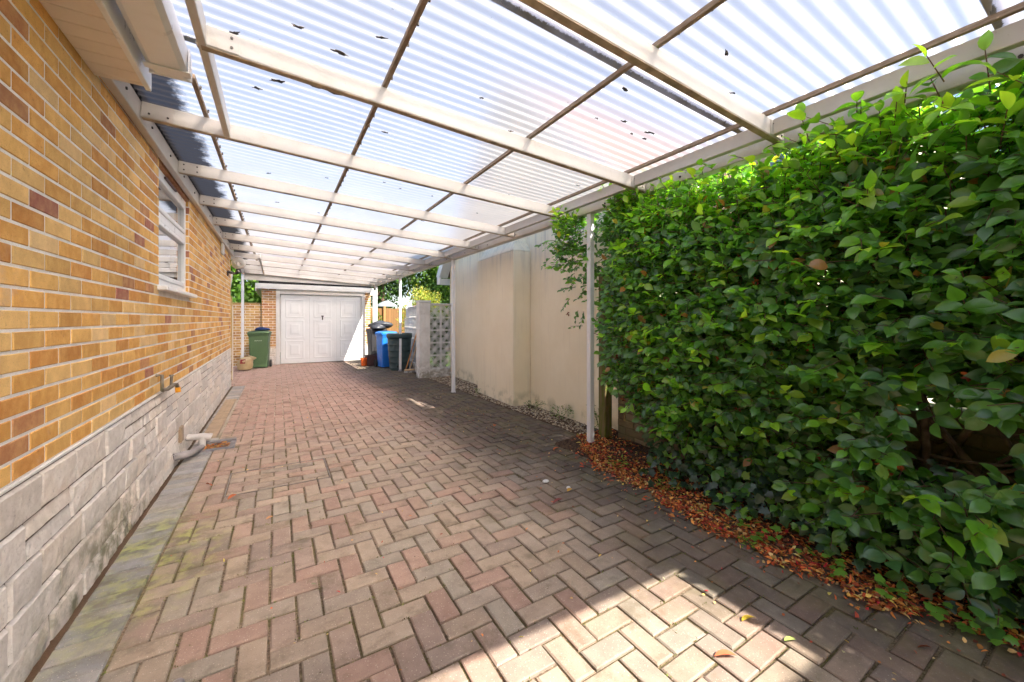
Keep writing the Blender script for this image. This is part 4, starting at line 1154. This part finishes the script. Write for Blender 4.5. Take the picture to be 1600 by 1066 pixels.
def twig(p, d, nl, size, cols, out):
    d = np.array(d, float); d /= np.linalg.norm(d); p = np.array(p, float)
    L = .028 * nl * size / .075
    side = np.cross(d, (0, 0, 1)); side /= np.linalg.norm(side) + 1e-6
    stems.append((p, p + d * L))
    for k in range(nl):
        q = p + d * L * (k + .5) / nl + np.array((0, 0, -.004 * k))
        s = 1 if k % 2 else -1
        dv = d * .5 + side * s * .9 + rng.normal(0, .32, 3) + np.array((0, 0, -.34))
        if k == nl - 1: dv = d + rng.normal(0, .2, 3)
        nv = np.array((0, 0, .5)) + np.array(out) * .95 + rng.normal(0, .42, 3)
        l = size * rng.uniform(.62, 1.22)
        Pl.append(q); Dl.append(dv); Nl.append(nv); Ll.append(l); Wl.append(l * rng.uniform(.52, .66)); Cl.append((np.array(cols[rng.integers(len(cols))]) if rng.random() > .018 else np.array([(.40, .34, .06), (.34, .16, .05)][rng.integers(2)])) * (1 + rng.normal(0, .18)))
def okpos(x, y, z):
    if y > 2.45 and y < 3.08 and x / y < .985: return False          # clear in front of the white post
    if y >= 2.0 and y <= 2.45 and x / y < 1.02: return False
    return True
cnt = 0
for _ in range(60000):
    if cnt > 9200: break
    y = rng.uniform(-2.3, 3.9); z = rng.uniform(.12, 2.5)
    if y > hymax(z): continue
    if y < -.3 and rng.random() < .65: continue
    dep = abs(rng.normal(0, .2)) if rng.random() < .58 else rng.uniform(.1, .75)
    x = hfront(y, z) + dep
    if z > htop(y, x): continue
    hol = ((y - .44 - .2 * dep) / .24) ** 2 + ((z - .80 + .25 * dep) / .26) ** 2
    if hol < 1 and rng.random() < .975: continue
    hol = ((y - 1.25) / .35) ** 2 + ((z - .52) / .16) ** 2
    if hol < 1 and rng.random() < .55: continue
    if z < .5 and rng.random() < .35: continue
    if y > 2.9 and z < 1.2: 
        if rng.random() < .5: continue
    if not okpos(x - .06, y, z): continue
    top = z > htop(y, x) - .22
    out = np.array((-1, -.1, .15)); 
    if top: out = np.array((-.3, 0, 1.0))
    d = out + rng.normal(0, .55, 3)
    hk = .10 + .30 * min(1, max(0, (z - .9) / 1.2))  # paler mix higher up: new growth, plus backlit glow put into leaf colour
    if top and rng.random() < .55: cols = NW if rng.random() < .6 else MD
    elif rng.random() < hk and dep < .25: cols = MD if rng.random() < .7 else NW
    else: cols = DK
    twig((x, y, z), d, int(rng.integers(4, 8)), .084 if y < .9 else (.076 if y < 1.8 else .066), cols, out); cnt += 1
# new growth reaching out of the face
for _ in range(260):
    y = rng.uniform(-.2, 3.3); z = rng.uniform(.3, 2.35)
    if y > hymax(z) - .1 or not okpos(hfront(y, z) - .12, y, z): continue
    if ((y - .44) / .24) ** 2 + ((z - .80) / .26) ** 2 < 1: continue
    x = hfront(y, z) - rng.uniform(.0, .05)
    twig((x, y, z), (-.9 + rng.normal(0, .3), rng.normal(0, .5), rng.normal(.1, .4)), int(rng.integers(3, 6)), .095 if y < 1 else .08, NW if rng.random() < .75 else MD, (-.6, -.1, .6))
# top shoots
for _ in range(110):
    y = rng.uniform(-.1, 3.4); x = hfront(y, 2.2) + rng.uniform(-.02, .65)
    if not okpos(x, y, 2.3): continue
    twig((x, y, htop(y, x) - .06 + .10 * rng.random()), (rng.normal(0, .35), rng.normal(0, .35), 1), int(rng.integers(4, 7)), .066, NW if rng.random() < .6 else MD, (-.2, -.1, .5))
# overhanging sprays beside the first post
for _ in range(80):
    y = 3.08 + .85 * rng.random() ** 1.7; z = rng.uniform(1.15, 2.35); x = 2.72 + rng.uniform(0, .45) - .12 * (z > 1.9)
    if y > 3.3 + .55 * max(0, (z - 1.35)): continue
    if x / y < .72: continue
    twig((x, y, z), (-.3 + rng.normal(0, .4), .5 + rng.normal(0, .4), -.55 + rng.normal(0, .4)), int(rng.integers(4, 7)), .058, DK if rng.random() < .8 else MD, (-.8, -.2, .4))
# big sprig over the beam at top right
for (p, d) in (((2.50, .36, 2.20), (-.25, .05, 1)), ((2.54, .50, 2.22), (.1, .3, 1)), ((2.44, 2.72, 2.30), (-.8, .2, .5)), ((2.52, 1.0, 2.24), (-.2, .2, 1))):
    if okpos(*p): twig(p, d, 6, .085, DK if p[1] < .5 else MD, (-.5, -.2, .6))
o = leafcloud('foliage', 'camellia', np.array(Pl), np.array(Dl), np.array(Nl), np.array(Ll), np.array(Wl), np.clip(np.array(Cl), .005, 1), leaf_m, hedge)
o.location = -hedge.location
mb = MB()
for (a, b) in stems: mb.tube([a, b], [.0028, .0016], 4, cap=False)
o = mb.build('twigs', twigm, hedge); o.location = -hedge.location
for (x, y) in ((2.88, .30), (2.95, .62), (2.9, 1.35), (3.0, 1.95), (2.9, -.6)):
    mb = MB()
    base = Vector((x, y, -.02)); 
    for k in range(rnd.choice([3, 4])):
        p = [base]; d = Vector((rnd.gauss(-.05, .3), rnd.gauss(0, .4), 1)).normalized()
        for s in range(7):
            d = (d + Vector((rnd.gauss(0, .16), rnd.gauss(0, .2), .12))).normalized(); v = p[-1] + d * .30; v.x = max(v.x, 2.84); p.append(v)
        rr_ = [.024 - .0027 * i for i in range(8)]
        mb.tube(p, rr_, 8)
        for b_ in range(7):
            i = rnd.randrange(1, 7); q = [p[i]]; e = Vector((rnd.gauss(-.2, .4), rnd.gauss(-.1, .7), rnd.gauss(.4, .4))).normalized()
            for s in range(4): e = (e + Vector((rnd.gauss(0, .25), rnd.gauss(0, .25), .05))).normalized(); q.append(q[-1] + e * .13); q[-1].x = max(q[-1].x, 2.66)
            mb.tube(q, [.011, .009, .007, .005, .003], 6)
    o = mb.build('trunk', barkm, hedge); o.location = -hedge.location
# leaning bare branch at the left end of the hedge
mb = MB(); mb.tube([(2.92, 2.05, .02), (2.86, 2.25, .25), (2.82, 2.45, .42), (2.84, 2.58, .60), (2.95, 2.66, .9), (3.0, 2.7, 1.5)], [.028, .026, .024, .02, .015, .009], 8)
o = mb.build('trunk', barkm, hedge); o.location = -hedge.location
# withered brown blooms
n = 46; pp = []
while len(pp) < n:
    y = rng.uniform(0, 3.2); z = rng.uniform(.5, 2.1); x = hfront(y, z) - .005
    if okpos(x, y, z): pp.append((x, y, z))
for p in pp:
    o = leafcloud('withered_bloom', 'lance', np.array([p] * 7) + jit(7, .008), rng.normal(size=(7, 3)), rng.normal(size=(7, 3)), rng.uniform(.018, .03, 7), rng.uniform(.01, .016, 7), pal(7, [(.33, .07, .02), (.45, .12, .03), (.25, .06, .03)]), leaf_d, hedge)
    o.location = -hedge.location

# ivy along the foot
Pl, Dl, Nl, Ll, Cl = [], [], [], [], []
for _ in range(900):
    y = rng.uniform(-.9, 2.15); z = abs(rng.normal(.0, .26)) + .02
    if z > .62: continue
    x = 2.60 - .22 * max(0, 1 - z / .35) * rng.random() + rng.uniform(-.03, .1)
    Pl.append((x, y, z + .03)); Dl.append((-.4 + rng.normal(0, .5), rng.normal(0, .6), -.5 + rng.normal(0, .3))); Nl.append((-.7 + rng.normal(0, .3), -.2 + rng.normal(0, .3), .8 + rng.normal(0, .25)))
    Ll.append(rng.uniform(.035, .068)); Cl.append(np.array([(.035, .085, .045), (.045, .10, .05), (.03, .07, .045), (.16, .34, .04)][rng.choice(4, p=[.34, .3, .24, .12])]) * (1 + rng.normal(0, .15)))
for _ in range(60):
    y = rng.uniform(.1, 1.5); x = 2.48 - rng.uniform(0, .2); Pl.append((x, y, gz(y) + rng.uniform(.03, .10))); Dl.append((rng.normal(-.4, .5), rng.normal(0, .6), rng.normal(0, .15))); Nl.append((rng.normal(-.2, .3), rng.normal(0, .3), 1)); Ll.append(rng.uniform(.03, .055)); Cl.append(np.array((.14, .32, .045)) * rng.uniform(.7, 1.2))
ivy = leafcloud('ivy', 'ivy', np.array(Pl), np.array(Dl), np.array(Nl), np.array(Ll), np.array(Ll) * .95, np.clip(np.array(Cl), .01, 1), leaf_m)
kind(ivy, 'stuff', 'lobed ivy leaves creeping along the foot of the hedge', 'ivy')

# leaf litter
n = 9500
y = rng.uniform(-1.2, 3.15, n)
edge = np.interp(y, [-1.2, .3, .7, 1.05, 1.7, 2.7, 3.15], [2.5, 2.44, 2.30, 2.22, 2.30, 2.42, 2.74]) + .03 * np.sin(y * 17) + .03 * np.sin(y * 7.3)
x = edge - .03 + np.abs(rng.normal(0, .24, n)) - (rng.random(n) < .12) * np.abs(rng.normal(0, .10, n))
zz = np.array([gz(v) for v in y]) + .006 + .05 * np.clip((x - 2.42) / .35, 0, 1) + rng.uniform(0, .014, n)
LC = [(.55, .13, .045), (.62, .22, .06), (.44, .085, .04), (.70, .34, .09), (.30, .09, .05), (.66, .45, .20), (.74, .52, .13), (.45, .04, .045)]
o = leafcloud('leaf_litter', 'lance', np.column_stack([x, y, zz]), np.column_stack([rng.normal(size=(n, 2)), rng.normal(0, .3, n)]), np.column_stack([rng.normal(0, .55, (n, 2)), np.ones(n)]), rng.uniform(.55, 1.3, n) * rng.choice([.014, .022, .030, .042], n), rng.uniform(.006, .021, n), pal(n, LC, .3, [.19, .19, .14, .14, .12, .10, .06, .06]), leaf_d)
kind(o, 'stuff', 'russet and yellow fallen leaves banked under the hedge', 'leaf litter')
# small scattered bits over the paving
n = 620
x = np.concatenate([rng.uniform(-.5, 2.8, 260), 2.5 - np.abs(rng.normal(0, .4, 360))]); y = np.concatenate([rng.uniform(.6, 9, 260), rng.uniform(.4, 7.5, 360)])
o = leafcloud('leaf_crumbs', 'lance', np.column_stack([x, y, [gz(v) + .006 for v in y]]), np.column_stack([rng.normal(size=(n, 2)), rng.normal(0, .2, n)]), np.column_stack([rng.normal(0, .35, (n, 2)), np.ones(n)]), rng.uniform(.007, .024, n), rng.uniform(.004, .012, n), pal(n, LC + [(.5, .46, .3)], .25), leaf_d)
kind(o, 'stuff', 'scattered crumbs of dry leaf across the paving', 'leaf litter')
# moss tufts in the joints
Pl = []
for _ in range(2600):
    i = rnd.randrange(-4, 29); j = rnd.randrange(-14, 60)
    if rnd.random() < .5: Pl.append((x00 + i * U + rnd.gauss(0, .003), y00 + (j + rnd.random()) * U))
    else: Pl.append((x00 + (i + rnd.random()) * U, y00 + j * U + rnd.gauss(0, .003)))
k = 5; pp = np.repeat(np.array(Pl), k, axis=0) + rng.normal(0, .006, (len(Pl) * k, 2)); n = len(pp)
o = leafcloud('joint_moss', 'oval4', np.column_stack([pp, [gz(v) - .006 for v in pp[:, 1]]]), np.column_stack([rng.normal(0, .7, (n, 2)), np.ones(n) * .8]), rng.normal(size=(n, 3)), rng.uniform(.004, .012, n), rng.uniform(.003, .007, n), pal(n, [(.10, .12, .02), (.16, .19, .03), (.12, .09, .04)]), leaf_d)
kind(o, 'stuff', 'moss and tiny weeds growing in the paving joints', 'moss')
# single leaves and stones one can pick out
def one_leaf(label, x, y, L, W, col, a, name='fallen_leaf', curl=.2):
    o = leafcloud(name, 'camellia', np.array([(0., 0., .004)]), np.array([(math.cos(a), math.sin(a), .12)]), np.array([(curl, curl * .6, 1.)]), [L], [W], np.array([col]), leaf_d)
    o.location = (x, y, gz(y) + .002); tag(o, label, 'leaf', 'loose leaves on the paving'); return o
one_leaf('salmon red fallen leaf lying in the sunlit patch', 1.40, .86, .085, .032, (.60, .17, .08), -.6)
one_leaf('yellow curled fallen leaf at the edge of the sunlit patch', 1.66, .90, .07, .036, (.62, .44, .05), -.3, curl=.5)
one_leaf('pale green fallen leaf in the right of the sunlit patch', 1.70, .76, .05, .025, (.40, .50, .14), -.5)
one_leaf('dark purple-brown fallen leaf on the paving right of centre', 1.62, 2.15, .10, .03, (.20, .05, .05), .1)
one_leaf('orange fallen leaf on dark paving near the first post', 1.83, 2.25, .06, .035, (.62, .35, .07), .3)
one_leaf('curled rust brown leaf at the manhole corner', -.30, 3.40, .075, .03, (.45, .12, .05), .8, curl=.6)
one_leaf('rust brown leaf beside the grey edging before the manhole', -.43, 3.75, .07, .03, (.42, .11, .05), 2.2, curl=.6)
one_leaf('small tan fallen leaf on the brick paving in front of manhole', -.06, 2.93, .045, .03, (.50, .25, .12), .4)
one_leaf('dark curled leaf at the bottom right of the paving', 2.10, .48, .05, .016, (.20, .06, .03), -.6, curl=.7)
one_leaf('brown fallen leaf on dark paving in front of the cream wall', 2.22, 4.1, .07, .04, (.40, .12, .05), 1.0)
one_leaf('red-orange fallen leaf left of the first white post', 2.30, 3.05, .085, .03, (.55, .15, .06), .1)
def pebble(label, x, y, r, m=pebblem):
    mb = MB(); n = 14
    mb.loft([[Vector((r * 1.3 * s * math.cos(2 * math.pi * i / n), r * s * math.sin(2 * math.pi * i / n), zz)) for i in range(n)] for s, zz in ((.6, 0), (1, r * .3), (.85, r * .65), (.4, r * .85))], smooth=True)
    o = mb.build('pebble', m); o.location = (x, y, gz(y)); o.rotation_euler = (0, 0, x * 7); tag(o, label, 'pebble', 'loose pebbles on the paving')
pebble('larger white pebble on the paving left of the leaf litter', 1.80, 2.48, .022)
pebble('smaller white pebble nearest the leaf litter', 1.88, 2.30, .016)
pebble('slate grey oval pebble on the paving at bottom left', -.30, 1.75, .022, greypipe)

# weeds
def weed(label, x, y, n, h, spread, cols, kindn='oval4', size=.03, z0=None):
    z0 = gz(y) if z0 is None else z0
    t_ = thing('weed', label, 'weed', (x, y, z0), 'weeds along the boundary')
    a = rng.uniform(0, 6.28, n); r_ = spread * np.sqrt(rng.random(n)); zz = h * rng.random(n) ** .8
    pp = np.column_stack([r_ * np.cos(a), r_ * np.sin(a), zz + .005])
    leafcloud('leaves', kindn, pp, np.column_stack([np.cos(a) + rng.normal(0, .4, n), np.sin(a) + rng.normal(0, .4, n), rng.normal(.3, .3, n)]), np.column_stack([rng.normal(0, .3, (n, 2)), np.ones(n)]), rng.uniform(.6, 1.2, n) * size, rng.uniform(.3, .6, n) * size, pal(n, cols), leaf_t, t_)
    mb = MB()
    for k in range(9):
        b = a[k]; mb.tube([(0, 0, 0), (spread * .4 * math.cos(b), spread * .4 * math.sin(b), h * .6), (spread * .8 * math.cos(b), spread * .8 * math.sin(b), h)], .0012, 4, c=(.08, .14, .03), cap=False)
    mb.build('stems', leaf_t, t_)
GW = [(.08, .17, .03), (.12, .24, .04), (.06, .13, .03)]
weed('feathery green weed at the foot of the cream wall left of the first post', 3.12, 3.95, 170, .16, .14, GW, size=.035)
weed('low weed clump on the gravel by the chimney breast corner', 3.15, 4.62, 130, .10, .16, GW, size=.03)
weed('tall weed against the cream wall just behind the first post', 3.2, 3.35, 150, .26, .12, GW, size=.05)
weed('small weed on the gravel beside the chimney breast face', 2.98, 6.1, 60, .10, .06, GW, size=.03)
LB = [(.16, .30, .04), (.22, .38, .05)]
weed('bright green seedling clump in leaf litter nearest the first post', 2.46, 2.35, 50, .07, .09, LB, size=.03, z0=.01)
weed('bright green seedlings in the middle of the leaf litter', 2.44, 1.85, 45, .06, .08, LB, size=.028, z0=.01)
weed('bright green sprigs at the paving edge of the leaf litter', 2.24, 1.18, 30, .04, .05, LB, size=.024)
weed('small grassy tuft in the sunlit paving at the bottom edge', 1.0, .84, 30, .025, .025, LB, 'lance', .03)

# ------------------------------------------------------------------ trees and shrubs
def tree(name, label, x, y, h, rx, ry, z0, n, cols, size, group=None, trunk=.12, cat='tree'):
    t_ = thing(name, label, cat, (x, y, -.12), group)
    nc = 34; cen = []
    for k in range(nc):
        d = rng.normal(size=3); d /= np.linalg.norm(d); r_ = rng.random() ** .4
        cen.append((d[0] * rx * r_ * .85, d[1] * ry * r_ * .85, z0 + (h - z0) * (.5 + .46 * d[2] * r_)))
    cen = np.array(cen); k = rng.integers(0, nc, n)
    d = rng.normal(size=(n, 3)); d /= np.linalg.norm(d, axis=1, keepdims=True)
    cr = np.array([rng.uniform(.22, .40) for _ in range(nc)])[k][:, None] * np.array((rx, ry, (h - z0) * .5))
    pp = cen[k] + d * cr * (rng.random((n, 1)) ** .35)
    tone = (1 + rng.normal(0, .22, nc))[k][:, None]
    o = leafcloud('crown', 'oval4', pp, rng.normal(size=(n, 3)) + d * .6, d + np.array((0, 0, .6)) + rng.normal(0, .4, (n, 3)), rng.uniform(.7, 1.3, n) * size, rng.uniform(.5, .8, n) * size, np.clip(pal(n, cols) * tone, .005, 1), leaf_t, t_)
    mb = MB(); mb.tube([(0, 0, 0), (.05, .03, h * .3), (.0, .08, h * .6), (.03, 0, h * .85)], [trunk, trunk * .8, trunk * .5, trunk * .2], 10)
    for c_ in cen[::3]:
        b = Vector((.03, .03, max(.2, c_[2] * .55))); mb.tube([b, (b + Vector(c_)) / 2 + Vector((0, 0, .1)), Vector(c_)], [trunk * .35, trunk * .25, trunk * .08], 6)
    mb.build('trunk', barkm, t_)
    return t_
TG = [(.05, .11, .02), (.07, .15, .03), (.035, .08, .018)]
TB = [(.11, .21, .03), (.14, .26, .04), (.08, .16, .025)]
TY = [(.34, .35, .08), (.42, .37, .11), (.22, .27, .05), (.16, .24, .04)]
tree('dark_tree', 'dark green tree rising behind the right end of the garage', 4.6, 20.5, 7.5, 2.3, 2.0, .8, 9000, TG, .20)
tree('bright_tree', 'bright leafy green tree behind the screen wall', 7.6, 20.0, 7.0, 2.6, 2.2, 1.0, 11000, TB, .19)
tree('garden_tree', 'mid green tree behind the board fence nearest the rendered house', 7.4, 15.8, 5.4, 1.7, 1.5, .6, 8000, TB + TG, .14)
tree('hedging_tree', 'sunlit green tree behind the brick archway, left of the garage', -1.9, 18.5, 6.0, 2.2, 1.8, .6, 9000, TB, .17)
tree('hedging_tree', 'dark green tree behind the garden wall beside the garage', -.2, 21.0, 6.5, 2.0, 1.8, .6, 7000, TG, .18)
tree('variegated_shrub', 'yellow variegated shrub leaning over the screen wall', 4.35, 13.3, 2.55, .95, .85, .5, 5200, TY, .075, trunk=.04, cat='shrub')
tree('green_shrub', 'green shrub filling the gap behind the pierced screen blocks', 3.70, 9.85, 1.8, .34, .5, .0, 6500, TG, .06, trunk=.04, cat='shrub')
tree('green_shrub', 'low light green shrub growing beside the garage wall', 3.15, 15.2, 1.65, .32, .4, .1, 2200, TB, .07, trunk=.03, cat='shrub')

# ------------------------------------------------------------------ camera, light, world
cam = bpy.data.cameras.new('camera'); co = bpy.data.objects.new('camera', cam); COL.objects.link(co)
TH = math.atan((800 - 433) / 610.)
co.location = (0, 0, 1.26); co.rotation_euler = (math.pi / 2, 0, -TH)
cam.sensor_width = 36; cam.lens = 36 * 610 / 1600; cam.shift_y = -34 / 1600; cam.clip_start = .02; cam.clip_end = 2000
SC.camera = co
sd = Vector((.38, -.90, 1.0)).normalized()
sun = bpy.data.lights.new('sun', 'SUN'); so = bpy.data.objects.new('sun', sun); COL.objects.link(so)
sun.energy = 4.5; sun.angle = R(.55); sun.color = (1, .93, .82)
so.rotation_euler = sd.to_track_quat('Z', 'Y').to_euler(); so.location = (5, -10, 12)
w = bpy.data.worlds.new('World'); SC.world = w; w.use_nodes = True
nt = w.node_tree; bg = nt.nodes['Background']
sky = nt.nodes.new('ShaderNodeTexSky'); sky.sky_type = 'NISHITA'; sky.sun_disc = False
sky.sun_elevation = math.asin(sd.z); sky.sun_rotation = math.atan2(sd.x, sd.y); sky.air_density = 1.0; sky.dust_density = 1.0
nt.links.new(sky.outputs[0], bg.inputs[0]); bg.inputs[1].default_value = .09
SC.view_settings.view_transform = 'Standard'; SC.view_settings.look = 'None'; SC.view_settings.exposure = 1.82; SC.view_settings.gamma = 1
SC.cycles.use_denoising = True
SC.cycles.max_bounces = 10; SC.cycles.diffuse_bounces = 6; SC.cycles.transparent_max_bounces = 8
SC.cycles.sample_clamp_indirect = 8
SC.cycles.caustics_reflective = False; SC.cycles.caustics_refractive = True
